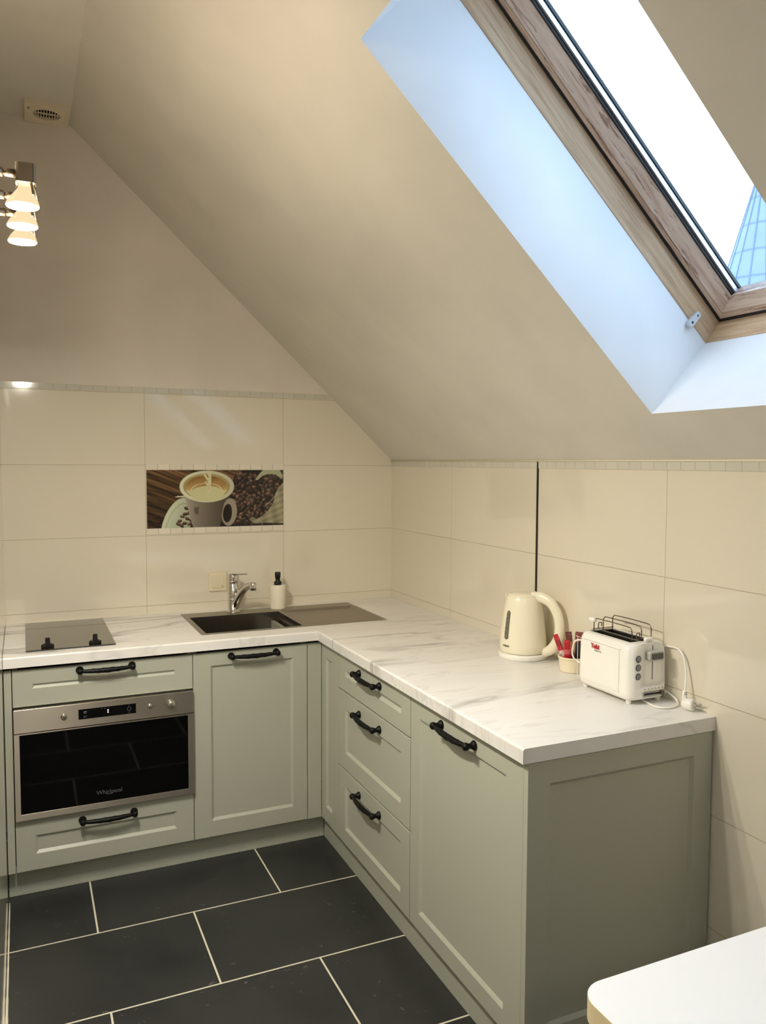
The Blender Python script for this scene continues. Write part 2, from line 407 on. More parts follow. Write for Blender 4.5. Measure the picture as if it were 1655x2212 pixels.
# sloped ceiling in its own frame: X up the slope, Y towards the camera, Z outwards
hyp = math.hypot(K, 1)
dX = Vector((-1, 0, K))/hyp; dZ = Vector((K, 0, 1))/hyp; dY = dZ.cross(dX)
MS = Matrix((dX, dY, dZ)).transposed().to_4x4(); MS.translation = Vector((0, 0, ZK))
S0, S1, A0, A1, DEP = 0.174, 1.290, 1.872, 2.490, 0.262
SL = -XF*hyp+.08
bm = nb(); slab(bm, [-0.12, S0, S1, SL], [-0.12, A0, A1, A0+1.35, A1+1.35, -YN+0.12], {(1, 1), (1, 3)}, 0.0, DEP, 0, 1)  # second opening belongs to the added fill window
oc = struct(obj('ceiling_slope', bm, [M_ceil, M_reveal])); oc.matrix_world = MS

# roof window
win = bpy.data.objects.new('window_1', None); C.objects.link(win); win.matrix_world = MS; win['kind'] = 'structure'
win['label'] = 'sloping wooden roof window with flaking varnish above the worktop'
def ring(bm, prof, mx=0, my=1, eb=0.0):
    """closed profile of (inset, depth) run round the opening; mitred corners"""
    rings = []
    for i, d in prof:
        rings.append([bm.verts.new(p) for p in ((S0+i-eb, A0+i, d), (S1-i, A0+i, d), (S1-i, A1-i, d), (S0+i-eb, A1-i, d))])
    n = len(prof)
    for a in range(n):
        for k in range(4):
            f = bm.faces.new((rings[a][k], rings[a][(k+1) % 4], rings[(a+1) % n][(k+1) % 4], rings[(a+1) % n][k]))
            f.material_index = mx if k in (0, 2) else my
bm = nb(); ring(bm, [(-0.05, .262), (0.002, .262), (0.004, .268), (0.0165, .310), (0.0165, .400), (-0.05, .400)])
obj('window_frame', bm, [M_pineX, M_pineY], win)
bm = nb(); ring(bm, [(0.0235, .330), (0.0250, .3230), (0.039, .3225), (0.0405, .3265), (0.0420, .3235), (0.069, .352), (0.069, .383), (0.0235, .383)])
sash = obj('window_sash', bm, [M_sashX, M_sashY], win)
bm = nb(); ring(bm, [(0.0160, .3215), (0.0245, .3215), (0.0245, .3300), (0.0160, .3300)]); obj('frame_gap_shade', bm, M_sealgap, win)  # black strip standing in for the shade in the frame gap
bm = nb(); ring(bm, [(0.066, .3535), (0.0735, .3535), (0.0725, .376), (0.066, .376)], eb=.032); obj('glazing_seal', bm, M_sealgap, sash)
bm = nb(); ring(bm, [(0.070, .362), (0.0785, .362), (0.0785, .374), (0.070, .374)], eb=.032); obj('spacer_bar', bm, M_spacer, sash)
bm = nb(); ring(bm, [(0.070, .375), (0.0812, .375), (0.0812, .383), (0.070, .383)], eb=.032); obj('outer_seal', bm, M_sealgap, sash)
bm = nb(); box(bm, S0+.034, S1-.066, A0+.066, A1-.066, .3750, .3752); obj('window_pane', bm, M_glass, win)
# blind bracket on the far side rail
bm = nb()
rbox(bm, 0.2440, 0.2610, 1.8680, 1.8800, 0.242, 0.290, .0075, axis='y')
lathe(bm, [(.0, 0), (.0035, 0), (.0035, .0004), (0, .0004)], (.2525, 1.8800, .253), (0, 1, 0), 14, 1)
lathe(bm, [(.0, 0), (.0026, 0), (.0026, .0004), (0, .0004)], (.2525, 1.8800, .279), (0, 1, 0), 14, 1)
for v_ in bm.verts: v_.co.y += .0080
obj('blind_bracket', bm, [M_bracket, M_sealgap], win, .0006)
# copy of the roof window, added unseen behind the camera as fill light
fill_win = win.copy(); fill_win.name = 'fill_window'; C.objects.link(fill_win); fill_win.matrix_world = MS @ Matrix.Translation((0, 1.35, 0))
fill_win['label'] = 'sloping wooden roof window added for fill light, unseen behind the viewpoint'
for ch in list(win.children):
    if ch.name.startswith('blind'): continue
    c = ch.copy(); C.objects.link(c); c.parent = fill_win
    for g in ch.children: g2 = g.copy(); C.objects.link(g2); g2.parent = c

# mosaic borders, joint strip, silicone beads
bm = nb(); box(bm, XL+.001, xr+.015, -.0025, 0.0, 1.779, 1.800); struct(obj('trim_1', bm, M_mos_back, None, .0008))
bm = nb(); box(bm, XL, XL+.0025, YE, -.0025, 1.779, 1.803); struct(obj('trim_2', bm, M_mos_right, None, .0008))
bm = nb(); box(bm, -.0025, 0.0, YN, -.001, 1.4735, 1.4975); struct(obj('trim_3', bm, M_mos_right, None, .0008))
bm = nb(); box(bm, -1.1375, -.5385, -.0025, 0.0, 1.4560, 1.4805); struct(obj('trim_4', bm, M_mos_pic, None, .0008))
bm = nb(); box(bm, -1.1375, -.5385, -.0025, 0.0, 1.1840, 1.2085); struct(obj('trim_5', bm, M_mos_pic, None, .0008))
bm = nb(); box(bm, -.004, 0.0, -1.2000, -1.1930, H, 1.4975); struct(obj('trim_6', bm, mat('black_joint_profile', srgb(24, 20, 16), .4)))
bm = nb(); tube(bm, [(-.003, -.002, 1.4995), (-.003, YN+.01, 1.4995)], .0035, 8); struct(obj('trim_7', bm, M_silicone))
bm = nb()
pts, rr = [], []
y = -.58
while y > -1.9:
    pts.append((XL+.004, y, .001)); rr.append(.0018+.0035*max(0, (-y-.75))*random.uniform(.6, 1.4)+.001*random.random()); y -= .03
tube(bm, pts, rr, 8); struct(obj('trim_8', bm, M_silicone))

# spire beyond the roof window
sp = thing('church_spire', 'blue-grey metal-clad pointed spire seen through the roof window', 'spire', (17.30, 12.86, -1.8))
bm = nb(); NS = 16; RB = 3.36
lathe(bm, [(RB, 0), (.02, 12.0), (0, 12.02)], (0, 0, 0), (0, 0, 1), NS)
for f in bm.faces: f.smooth = False
obj('roof_cladding', bm, M_spire, sp)
bm = nb()
for k in range(NS):
    a = 2*PI*k/NS; tube(bm, [(RB*math.cos(a), RB*math.sin(a), 0), (.02*math.cos(a), .02*math.sin(a), 12.0)], .022, 5)
obj('standing_seams', bm, mat('seam_zinc', srgb(100, 112, 126), .5), sp)
bm = nb(); lathe(bm, [(RB-.25, -9.0), (RB-.25, 0)], (0, 0, 0), (0, 0, 1), 16); obj('tower_wall', bm, M_wall, sp)

# ------------------------------------------------------------------ fitted kitchen
FB, FRX, TH = -0.586, -0.567, 0.018
def front(name, x0, x1, z0, z1, parent, fl=.0605, fr=.0605, ft=.052, fb=.058, cw=.0095, cdp=.0075, m=None):
    """panelled front in cabinet coords: face at y=0, looking to -y"""
    bm = nb(); g = .0012
    x0 += g; x1 -= g; z0 += g; z1 -= g
    def rg(a, b, c, d, y): return [bm.verts.new(p) for p in ((a, y, c), (b, y, c), (b, y, d), (a, y, d))]
    R0 = rg(x0, x1, z0, z1, TH); R1 = rg(x0, x1, z0, z1, 0.0)
    R2 = rg(x0+fl, x1-fr, z0+fb, z1-ft, 0.0); R3 = rg(x0+fl+cw, x1-fr-cw, z0+fb+cw, z1-ft-cw, cdp)
    for A, B in ((R0, R1), (R1, R2), (R2, R3)):
        for k in range(4): bm.faces.new((A[k], A[(k+1) % 4], B[(k+1) % 4], B[k]))
    bm.faces.new(R0); bm.faces.new(R3)
    return obj(name, bm, m or M_sage, parent, .0011, 2)
def handle(parent, xc, z, span=.172):
    bm = nb(); hs = span/2
    for s in (-1, 1):
        lathe(bm, [(0, .0), (.0125, .0), (.0132, .0025), (.0115, .006), (.0085, .010), (.0065, .015), (.0080, .019), (.0105, .025), (.0095, .032), (.005, .0355), (0, .036)],
              (xc+s*hs, 0, z), (0, -1, 0), 20, sx=1.0, sy=1.0)
    n = 26; pts = []; rad = []
    for k in range(n+1):
        t = -1+2*k/n; pts.append((xc+t*(hs-.002), -(.025+.007*(1-t*t)), z-.0015*(1-t*t))); rad.append(.0058+.0030*(1-abs(t))**.6)
    tube(bm, pts, rad, 14)
    # spiral twist ridges on the middle of the bar
    for ph in range(3):
        hp = []
        for k in range(41):
            t = -0.62+1.24*k/40; a = ph*2*PI/3+t*5.5; r = .0056+.0030*(1-abs(t))**.6
            hp.append((xc+t*(hs-.002), -(.025+.007*(1-t*t))+r*math.cos(a), z-.0015*(1-t*t)+r*math.sin(a)))
        tube(bm, hp, .0011, 6)
    return obj('handle', bm, M_black, parent, smooth=True)
def carcass(parent, w_, z0=.10, z1=.806, depth=.555, shelves=()):
    bm = nb(); y0 = TH+.002
    box(bm, 0.001, .017, y0, depth, z0, z1); box(bm, w_-.017, w_-.001, y0, depth, z0, z1)
    box(bm, .017, w_-.017, y0, depth, z0, z0+.016); box(bm, .017, w_-.017, depth-.006, depth, z0+.016, z1)
    for s in shelves: box(bm, .017, w_-.017, y0, depth-.006, s, s+.016)
    return obj('carcass', bm, M_carc, parent)

R90 = -PI/2
# oven housing
oh = thing('oven_cabinet', 'sage green unit housing the built-in oven, under the hob', 'cabinet', (-1.6585, FB, 0))
carcass(oh, .596, shelves=(.652, .27))
d = front('drawer', 0, .596, .6685, .7945, oh, ft=.0485, fb=.0590); handle(d, .298, .777)
d = front('drawer', 0, .596, .1015, .2850, oh, ft=.0605, fb=.0560); handle(d, .298, .250)
# filler at the left wall
bm = nb(); box(bm, XL+.002, -1.6600, FB+.001, FB+.019, .1015, .7945)
tag(obj('filler_strip', bm, M_sage, None, .001), 'narrow sage green filler strip between left wall and oven unit', 'panel')
# sink cabinet
sc_ = thing('sink_cabinet', 'sage green single-door base cabinet under the sink', 'cabinet', (-1.0625, FB, 0))
carcass(sc_, .4375)
d = front('door', 0, .4375, .1015, .7945, sc_, fl=.0635, fr=.0555, ft=.0475, fb=.0600); handle(d, .2265, .776)
# corner post: strip on the back run + narrow panel on the right run
cp = thing('corner_filler', 'narrow sage green corner panels where the two cabinet runs meet', 'panel', (FRX, FB, 0))
bm = nb(); box(bm, -.0565, -.0005, 0.0, .018, .1015, .7945); obj('corner_strip', bm, M_sage, cp, .001)
np_ = front('narrow_panel', 0.0, .1810, .1015, .7945, cp, fl=.046, fr=.064, ft=.050, fb=.058)
np_.rotation_euler = (0, 0, R90); np_.location = (0, -.0005, 0)
# drawer unit
du = thing('drawer_cabinet', 'sage green cabinet with three stacked drawers beside the corner', 'cabinet', (FRX, -.7690, 0), R90)
carcass(du, .600)
for z0, z1, ft, fb, hz in ((.6665, .7945, .0485, .0545, .7665), (.3790, .6635, .0600, .0600, .6230), (.1015, .3760, .0560, .0540, .3370)):
    d = front('drawer', 0, .600, z0, z1, du, fl=.0660, fr=.0640, ft=ft, fb=fb); handle(d, .289, hz)
# tall-door unit
tu = thing('base_cabinet', 'sage green full-height door cabinet at the open end of the run', 'cabinet', (FRX, -1.3705, 0), R90)
carcass(tu, .5840)
d = front('door', 0, .5840, .1015, .7945, tu, fl=.0580, fr=.0640, ft=.0500, fb=.0520); handle(d, .283, .7675, .178)
# end panel
ep = thing('end_panel', 'large sage green panelled end board facing the table', 'panel', (FRX-.006, -1.9880, 0))
bm_e = front('panel_board', 0.0, .5680, .0, .8060, ep, fl=.0600, fr=.0600, ft=.0545, fb=.1550); bm_e.name = 'panel_board'
bm = nb(); box(bm, .0012, .5668, TH, .0300, .0012, .8048); obj('backing_board', bm, M_sage, ep)
# plinths
bm = nb(); box(bm, XL+.002, -.5415, -.5400, -.5260, 0.0, .1000)
tag(obj('plinth', bm, M_sage, None, .0015), 'low sage green kickboard under the oven and sink cabinets', 'kickboard')
bm = nb(); box(bm, -.5410, -.5270, -1.9560, -.5400, 0.0, .1000)
tag(obj('plinth', bm, M_sage, None, .0015), 'low sage green kickboard under the drawers and end cabinet', 'kickboard')

# worktop: L-shape with sink cut-out, rounded front edge
XWR, YWB, YWE, TW = -.589, -.604, -1.992, .0360
bm = nb()
xs = [XL+.001, -1.005, XWR, -.600+.0, -.257, -.0005]
xs = sorted([XL+.001, -1.005, XWR, -.257, -.0005]); ys = [YWE, YWB, -.495, -.066, -.0005]
holes = {(0, 0), (1, 0), (1, 2), (2, 2)}
slab(bm, xs, ys, holes, H-TW, H)
bmesh.ops.recalc_face_normals(bm, faces=bm.faces[:])
def onfront(e):
    a, b = e.verts[0].co, e.verts[1].co
    if abs(a.z-H) > 1e-5 or abs(b.z-H) > 1e-5: return False
    if abs(a.y-YWB) < 1e-5 and abs(b.y-YWB) < 1e-5 and max(a.x, b.x) <= XWR+1e-5: return True
    return abs(a.x-XWR) < 1e-5 and abs(b.x-XWR) < 1e-5 and max(a.y, b.y) <= YWB+1e-5
bmesh.ops.bevel(bm, geom=[e for e in bm.edges if onfront(e)], offset=.006, segments=4, profile=.5, affect='EDGES')
wt = tag(obj('worktop', bm, M_marble), 'L-shaped white marbled worktop with grey veins over the cabinets', 'worktop')

# ------------------------------------------------------------------ oven
ov = thing('built_in_oven', 'built-in stainless steel oven with black glass door in the sage unit', 'oven', (-1.6565, FB, .2865))
W = .5925
bm = nb(); box(bm, .004, W-.004, .004, .50, .004, .372); obj('oven_body', bm, M_gap, ov)
bm = nb(); rbox(bm, 0, W, -.016, .002, .2985, .3775, .002, axis='y'); cpn = obj('control_panel', bm, M_steel, ov, .001)
# display
bm = nb(); box(bm, .2025, .3920, -.0172, -.0158, .3230, .3570); dsp = obj('display', bm, mat('black_display_glass', srgb(5, 6, 8), .12), cpn)
bm = nb()
# left icon column
for a, b, c, d2 in ((.220, .229, .3480, .3495), (.220, .2215, .3420, .3495), (.2275, .229, .3445, .3495), (.2235, .2265, .3415, .343)): box(bm, a, b, -.0176, -.0171, c, d2)
obj('display_icon', bm, M_print, dsp); bm = nb()
for a, b, c, d2 in ((.219, .221, .3275, .3335), (.2225, .2245, .3275, .3335), (.226, .231, .3322, .3335), (.226, .2275, .329, .3335)): box(bm, a, b, -.0176, -.0171, c, d2)
obj('display_icon', bm, M_printdim, dsp); bm = nb()
for k in range(3): box(bm, .276+.011*k, .280+.011*k, -.0176, -.0171, .3505, .3520)
obj('display_icon', bm, M_printdim, dsp); bm = nb()
for k in range(8):
    a = 2*PI*k/8; cx_, cz_ = .369+.0062*math.cos(a), .3402+.0068*math.sin(a); box(bm, cx_-.0016, cx_+.0016, -.0176, -.0171, cz_-.0012, cz_+.0012)
box(bm, .366, .372, -.0176, -.0171, .3270, .3282); box(bm, .366, .372, -.0176, -.0171, .3515, .3527)
obj('display_icon', bm, M_printdim, dsp)
bm = nb()
box(bm, .2965, .3005, -.0176, -.0171, .3425, .3465); box(bm, .2965, .3005, -.0176, -.0171, .3355, .3395)
obj('display_digit', bm, M_lit, dsp)
def knob(x, z, r, dp):
    bm = nb(); lathe(bm, [(0, -.001), (r+.0015, -.001), (r+.0015, .0012), (r, .002), (r, dp-.0015), (r-.0015, dp), (0, dp)], (x, -.016, z), (0, -1, 0), 28)
    return obj('knob', bm, mat('satin_steel_knob', srgb(205, 200, 190), .28, 1.0) if 'satin_steel_knob' not in bpy.data.materials else bpy.data.materials['satin_steel_knob'], cpn)
knob(.1560, .3390, .0085, .006); knob(.4400, .3405, .0085, .006); knob(.5120, .3410, .0135, .020)
bm = nb()
for x in (.1400, .4560, .4920, .5310): 
    bm = nb(); lathe(bm, [(0, 0), (.0014, 0), (.0014, .0004), (0, .0004)], (x, -.0158, .3385), (0, -1, 0), 10); obj('indicator_dot', bm, M_gap, cpn)
# door
bm = nb()
def rectring(bm, a, b, y0, y1, mi=0):
    (x0, x1, z0, z1), (u0, u1, w0, w1) = a, b
    F = [[bm.verts.new(p) for p in ((x0,y,z0),(x1,y,z0),(x1,y,z1),(x0,y,z1))] for y in (y0, y1)]
    G = [[bm.verts.new(p) for p in ((u0,y,w0),(u1,y,w0),(u1,y,w1),(u0,y,w1))] for y in (y0, y1)]
    for k in range(4):
        n = (k+1) % 4
        for q4 in ((F[0][k],F[0][n],G[0][n],G[0][k]), (F[1][k],F[1][n],G[1][n],G[1][k]), (F[0][k],F[0][n],F[1][n],F[1][k]), (G[0][k],G[0][n],G[1][n],G[1][k])):
            f = bm.faces.new(q4); f.material_index = mi
rectring(bm, (0, W, 0, .2955), (.0175, W-.0205, .0215, .2920), -.018, .002)
dr = obj('oven_door', bm, M_steel, ov, .0008)
bm = nb(); box(bm, .0178, W-.0208, -.0172, .0, .0218, .2952); obj('door_glass', bm, M_ovenglass, dr)
text('maker_lettering', 'Whirlpool', .0205, M_printdim, dr, (.2990, -.0176, .0560), (PI/2, 0, 0))
bm = nb(); tube(bm, spline([(.287, -.0177, .0500), (.300, -.0177, .0475), (.312, -.0177, .0520), (.318, -.0177, .0590)], 6), .0007, 5); obj('emblem_swoosh', bm, M_printdim, dr)

# ------------------------------------------------------------------ hob
hb = thing('hob', 'small black glass ceramic hob with two front knobs', 'hob', (-1.6140, -.5420, H))
bm = nb(); box(bm, 0, .2920, 0, .5100, .0003, .0050); obj('glass_plate', bm, M_hob, hb, .001)
def hobknob(x, y):
    bm = nb(); N = 48
    rings = []
    for r, h, am in ((.0150, 0, .0), (.0195, .0, .0013), (.0195, .007, .0013), (.0150, .0100, .0008), (.0085, .0120, 0), (.0078, .0300, 0), (.0065, .0315, 0)):
        rings.append([bm.verts.new((x+(r+am*math.cos(8*2*PI*k/N))*math.cos(2*PI*k/N), y+(r+am*math.cos(8*2*PI*k/N))*math.sin(2*PI*k/N), .0052+h)) for k in range(N)])
    for A, B in zip(rings, rings[1:]):
        for k in range(N): bm.faces.new((A[k], A[(k+1) % N], B[(k+1) % N], B[k]))
    bm.faces.new(rings[0]); bm.faces.new(rings[-1])
    return obj('knob', bm, M_blackplastic, hb, .0005)
hobknob(.0700, .0400); hobknob(.2260, .0400)
# ------------------------------------------------------------------ sink
sk = thing('sink', 'inset stainless steel sink with bowl and ribless drainer', 'sink', (0, 0, 0))
sk.location = (-1.0130, -.5040, H)
SW, SD = .763, .444        # outer size
bx0, bx1, by0, by1, bz = .0210, .4030, .0200, .3500, -.165
dx0, dx1, dy0, dy1 = .4150, .7470, .0240, .3600
bm = nb()
slabx = [0, bx0, bx1, dx0, dx1, SW]; 
def plate(bm, xs, ys, holes, z):
    V = {}
    def v(i, j):
        if (i, j) not in V: V[(i, j)] = bm.verts.new((xs[i], ys[j], z))
        return V[(i, j)]
    for i in range(len(xs)-1):
        for j in range(len(ys)-1):
            if (i, j) in holes: continue
            bm.faces.new((v(i,j), v(i+1,j), v(i+1,j+1), v(i,j+1)))
    return V
ysk = [0, by0, dy0, by1, dy1, SD]
hs_ = {(1,1),(1,2),(3,2),(3,3)}
slab(bm, slabx, ysk, hs_, .0003, .0018)
rim = obj('rim', bm, M_sink, sk, .0005)
def basin(name, x0, x1, y0, y1, zb, slope, m, parent, rr=.004):
    bm = nb(); t = .0012; zt = .0017
    A = [bm.verts.new(p) for p in ((x0,y0,zt),(x1,y0,zt),(x1,y1,zt),(x0,y1,zt))]
    B = [bm.verts.new(p) for p in ((x0+slope,y0+slope,zb),(x1-slope,y0+slope,zb),(x1-slope,y1-slope,zb),(x0+slope,y1-slope,zb))]
    for k in range(4): bm.faces.new((A[k], B[k], B[(k+1) % 4], A[(k+1) % 4]))
    bm.faces.new(B)
    o = obj(name, bm, m, parent)
    s = o.modifiers.new('sheet', 'SOLIDIFY'); s.thickness = t; s.offset = 0
    b = o.modifiers.new('bevel', 'BEVEL'); b.width = rr; b.segments = 3; b.limit_method = 'ANGLE'; b.angle_limit = math.radians(30)
    return o
bw = basin('bowl', bx0, bx1, by0, by1, bz, .004, M_bowl, sk)
bm = nb(); lathe(bm, [(0, .004), (.020, .004), (.022, .0065), (.044, .0065), (.046, .002), (.046, 0)], (.30, .19, bz), (0, 0, 1), 28); obj('drain', bm, M_chrome, bw)
basin('drainer', dx0, dx1, dy0, dy1, -.0075, .014, M_sink, sk, .002)

# tap
tp = thing('mixer_tap', 'polished chrome single-lever mixer tap behind the sink bowl', 'tap', (-.7920, -.0950, H+.0018))
bm = nb()
lathe(bm, [(0, 0), (.0270, 0), (.0270, .004), (.0245, .006), (.0240, .060), (.0240, .1265), (.0225, .1280), (0, .1280)], seg=28); obj('tap_body', bm, M_chrome, tp, smooth=False)
bm = nb()
pts = spline([(.000, -.006, .020), (.010, -.018, .050), (.022, -.040, .085), (.034, -.070, .112), (.046, -.100, .126), (.053, -.118, .129)], 6)
n = len(pts); tube(bm, pts, [.020-.0075*(k/(n-1)) for k in range(n)], 18, flat=.85)
lathe(bm, [(0, .0165), (.0125, .0165), (.0145, .014), (.0145, -.010), (.0135, -.012), (0, -.012)], (.054, -.120, .124), (0, 0, 1), 24)
sp_ = obj('spout', bm, M_chrome, tp, smooth=True)
bm = nb(); lathe(bm, [(0, 0), (.0115, 0), (.0115, .004), (0, .004)], (.054, -.120, .1090), (0, 0, 1), 20); obj('aerator', bm, M_blackplastic, sp_)
bm = nb()
lathe(bm, [(0, .1300), (.0235, .1300), (.0240, .1320), (.0240, .1600), (.0215, .1660), (0, .1680)], seg=28)
prism(bm, [(-.010, -.024), (.016, -.024), (.048, -.040), (.048, -.052), (.010, -.046), (-.014, -.030)], 'z', .1660, .1705)
obj('lever', bm, M_chrome, tp, .0012)

# soap dispenser
sd = thing('soap_dispenser', 'white cylinder soap dispenser with black pump by the sink', 'soap dispenser', (-.5920, -.0870, H+.0018))
bm = nb(); lathe(bm, [(0, 0), (.0315, 0), (.0335, .002), (.0340, .006), (.0340, .1010), (.0320, .1050), (.0150, .1060), (0, .1060)], seg=36); obj('bottle', bm, M_soap, sd)
bm = nb()
lathe(bm, [(0, .1050), (.0165, .1050), (.0165, .1180), (.0150, .1200), (.0105, .1230), (.0100, .1330), (.0118, .1370), (.0128, .1480), (.0125, .1600), (.0110, .1620), (0, .1620)], seg=24)
tube(bm, [(0, 0, .152), (-.004, -.018, .153), (-.006, -.032, .149)], [.0055, .005, .0042], 10)
obj('pump', bm, M_blackplastic, sd)

# light switch
ls = thing('light_switch', 'ivory square light switch on the tiles beside the tap', 'switch', (-.8800, 0, .9260))
bm = nb(); rbox(bm, 0, .0800, -.0085, 0, 0, .0830, .006, axis='y'); obj('switch_frame', bm, M_switch, ls, .0015)
bm = nb(); rbox(bm, .0145, .0655, -.0125, -.0080, .0150, .0680, .002, axis='y'); rk = obj('rocker', bm, M_switch, ls, .0012)
bm = nb(); lathe(bm, [(0, 0), (.0022, 0), (.0022, .0005), (0, .0005)], (.059, -.0124, .0215), (0, -1, 0), 12); obj('switch_mark', bm, M_greyprint, rk)

# ------------------------------------------------------------------ printed coffee tile (a flat picture)
def paint_coffee(W_, H_):
    """returns rows of sRGB colours, top row first"""
    rnd = random.Random(11)
    img = [[(0, 0, 0)]*W_ for _ in range(H_)]
    ph = [rnd.random()*6 for _ in range(12)]
    for j in range(H_):
        for i in range(W_):
            u = i/W_; v = j/H_
            s = v*0.408 - u*0.36                     # coordinate across the planks
            g = 0.5+0.22*math.sin(s*95+ph[0]+2*math.sin(u*9+ph[1]))+0.18*math.sin(s*230+ph[2]+1.5*math.sin(u*17))+0.15*math.sin(s*61+u*5+ph[3])
            g = min(1, max(0, g+rnd.uniform(-.08, .08))); d_ = 1-0.45*v+0.1*u
            c = (48+92*g, 35+70*g, 22+46*g); img[j][i] = tuple(x*d_ for x in c)
            if abs(math.sin(s*30+ph[5])) < .07: img[j][i] = (34, 22, 14)
    def blend(i, j, c, a=1.0):
        if 0 <= i < W_ and 0 <= j < H_:
            o = img[j][i]; img[j][i] = tuple(o[k]*(1-a)+c[k]*a for k in range(3))
    A = W_/H_
    def ell(cx, cy, rx, ry, col, rot=0.0, ring=None, cond=None):
        R_ = max(rx, ry*1.0)*1.2
        for j in range(max(0, int((cy-R_*A-.02)*H_)), min(H_, int((cy+R_*A+.02)*H_)+2)):
            for i in range(max(0, int((cx-R_-.02)*W_)), min(W_, int((cx+R_+.02)*W_)+2)):
                dx = i/W_-cx; dy = (j/H_-cy)/A
                x = dx*math.cos(rot)+dy*math.sin(rot); y = -dx*math.sin(rot)+dy*math.cos(rot)
                q_ = math.sqrt((x/rx)**2+(y/ry)**2)
                if cond and not cond(i/W_, j/H_): continue
                if ring:
                    if ring < q_ < 1: blend(i, j, col(x/rx, y/ry) if callable(col) else col)
                elif q_ < 1: blend(i, j, col(x/rx, y/ry) if callable(col) else col, min(1, (1-q_)*max(rx, ry)*W_*.7+.15))
    def poly(P, col):
        ys_ = [p[1] for p in P]
        for j in range(max(0, int(min(ys_)*H_)), min(H_, int(max(ys_)*H_)+1)):
            v = (j+.5)/H_; xsn = []
            for k in range(len(P)):
                (xa, ya), (xb, yb) = P[k], P[(k+1) % len(P)]
                if (ya > v) != (yb > v): xsn.append(xa+(v-ya)*(xb-xa)/(yb-ya))
            xsn.sort()
            for a, b in zip(xsn[::2], xsn[1::2]):
                for i in range(max(0, int(a*W_)), min(W_, int(b*W_)+1)): blend(i, j, col(i/W_, j/H_) if callable(col) else col)
    # coffee beans bed
    poly([(.60, .30), (.64, .12), (.70, .0), (1, 0), (1, 1), (.56, 1), (.58, .7)], (22, 15, 12))
    def bean(cx, cy, s_, a, br):
        base = (80*br, 61*br, 50*br)
        ell(cx, cy, s_, s_*.68, lambda x, y: tuple(b*(1.05-.55*(y+.2)-.25*(x*x)) for b in base), a)
        ell(cx, cy, s_*.8, s_*.09, (24, 16, 12), a+.12)
        ell(cx-.15*s_, cy-.25*s_*A*.6, s_*.35, s_*.13, tuple(min(255, b*1.75) for b in base), a)
    pts_ = []
    for k in range(2600):
        x, y = rnd.uniform(.60, .99), rnd.uniform(.07, .97)
        if x < .615+max(0, .35-y)*.05: continue
        if all((x-a)**2+((y-b)/A)**2 > .0235**2 for a, b in pts_): pts_.append((x, y))
    pts_.sort(key=lambda p: p[1])
    for x, y in pts_: bean(x, y, rnd.uniform(.0195, .0245), rnd.uniform(-1.5, 1.5), rnd.uniform(.55, 1.35))
    # sacking
    cloth = lambda u, v: (lambda g: (172*g, 166*g, 134*g))(.86+.14*math.sin(u*60+v*25)*math.cos(v*31-u*11)-.35*max(0, v-.75)*(1.1-u)*3)
    poly([(.74, .88), (.755, .84), (.79, .88), (.83, .84), (.885, .73), (.925, .58), (.94, .42), (.965, .32), (1, .22), (1, .97), (.86, .95), (.77, .96)], cloth)
    poly([(.845, .0), (.97, .0), (.995, .10), (.99, .16), (.94, .08), (.885, .07), (.84, .10), (.80, .18), (.785, .17), (.82, .06)], (168, 170, 136))
    for k in range(60):
        t_ = k/60; blend(int((.862+.075*t_)*W_), int((.645-.17*t_)*H_), (190, 186, 160), .8)
    # saucer and beans on it
    ell(.205, .93, .098, .20, lambda x, y: (182-26*x, 190-26*x, 164-24*x), .35)
    ell(.215, .95, .080, .17, (160, 168, 146), .35, ring=.93)
    for x, y in ((.225, .88), (.245, .80), (.26, .92), (.28, .84), (.265, .76), (.295, .93), (.24, .96), (.29, .74), (.275, .66), (.31, .87), (.215, .93), (.07, .80), (.085, .90)):
        bean(x, y, .019, rnd.uniform(-1, 1), rnd.uniform(1.0, 1.6) if x > .1 else .6)
    poly([(.195, .455), (.27, .44), (.28, .475), (.21, .475)], (205, 198, 168))
    # handle, then cup body
    ell(.585, .74, .058, .105, (150, 142, 124), .1)
    ell(.572, .76, .034, .070, (28, 20, 18), .1)
    body = lambda u, v: (lambda t_: (150-72*t_+20*max(0, .25-t_)*4, 140-72*t_+20*max(0, .25-t_)*4, 126-68*t_+16*max(0, .25-t_)*4))(min(1, max(0, (u-.27)/.28)))
    poly([(.265, .45), (.60, .40), (.545, .60), (.525, .85), (.515, 1.0), (.325, 1.0), (.30, .80), (.285, .62)], body)
    for k in range(2): poly([(.330+.016*k, .66+.02*k), (.352+.012*k, .64), (.350+.012*k, .78), (.338+.012*k, .76)], (92, 84, 76))
    # rim, inside, coffee
    ell(.425, .285, .200, .1165, lambda x, y: (206-16*x, 208-16*x, 178-16*x))
    ell(.422, .285, .172, .0955, (170, 150, 108))
    def cof(x, y):
        if y > .25: return (206, 202, 152)
        g = .5+.5*math.sin(7*x+5*y); t_ = (y+1)/1.25
        return (128+52*t_+14*g, 92+62*t_+12*g, 44+52*t_+8*g)
    ell(.420, .300, .155, .0860, cof)
    ell(.425, .410, .125, .0560, (206, 204, 158), cond=lambda u, v: v < .56)
    ell(.420, .375, .118, .0640, (214, 206, 160), ring=.93, cond=lambda u, v: v < .42)
    poly([(.435, .03), (.455, .03), (.452, .38), (.425, .40), (.433, .20), (.40, .08), (.41, .07), (.438, .16)], (212, 208, 166))
    poly([(.41, .20), (.418, .19), (.442, .28), (.440, .36)], (206, 196, 150))
    return img
PW, PH = 300, 125
img = paint_coffee(PW, PH)
me = bpy.data.meshes.new('picture_tile'); x0, x1, z0, z1 = -1.1360, -.5390, 1.2085, 1.4560
vs = []; fs = []
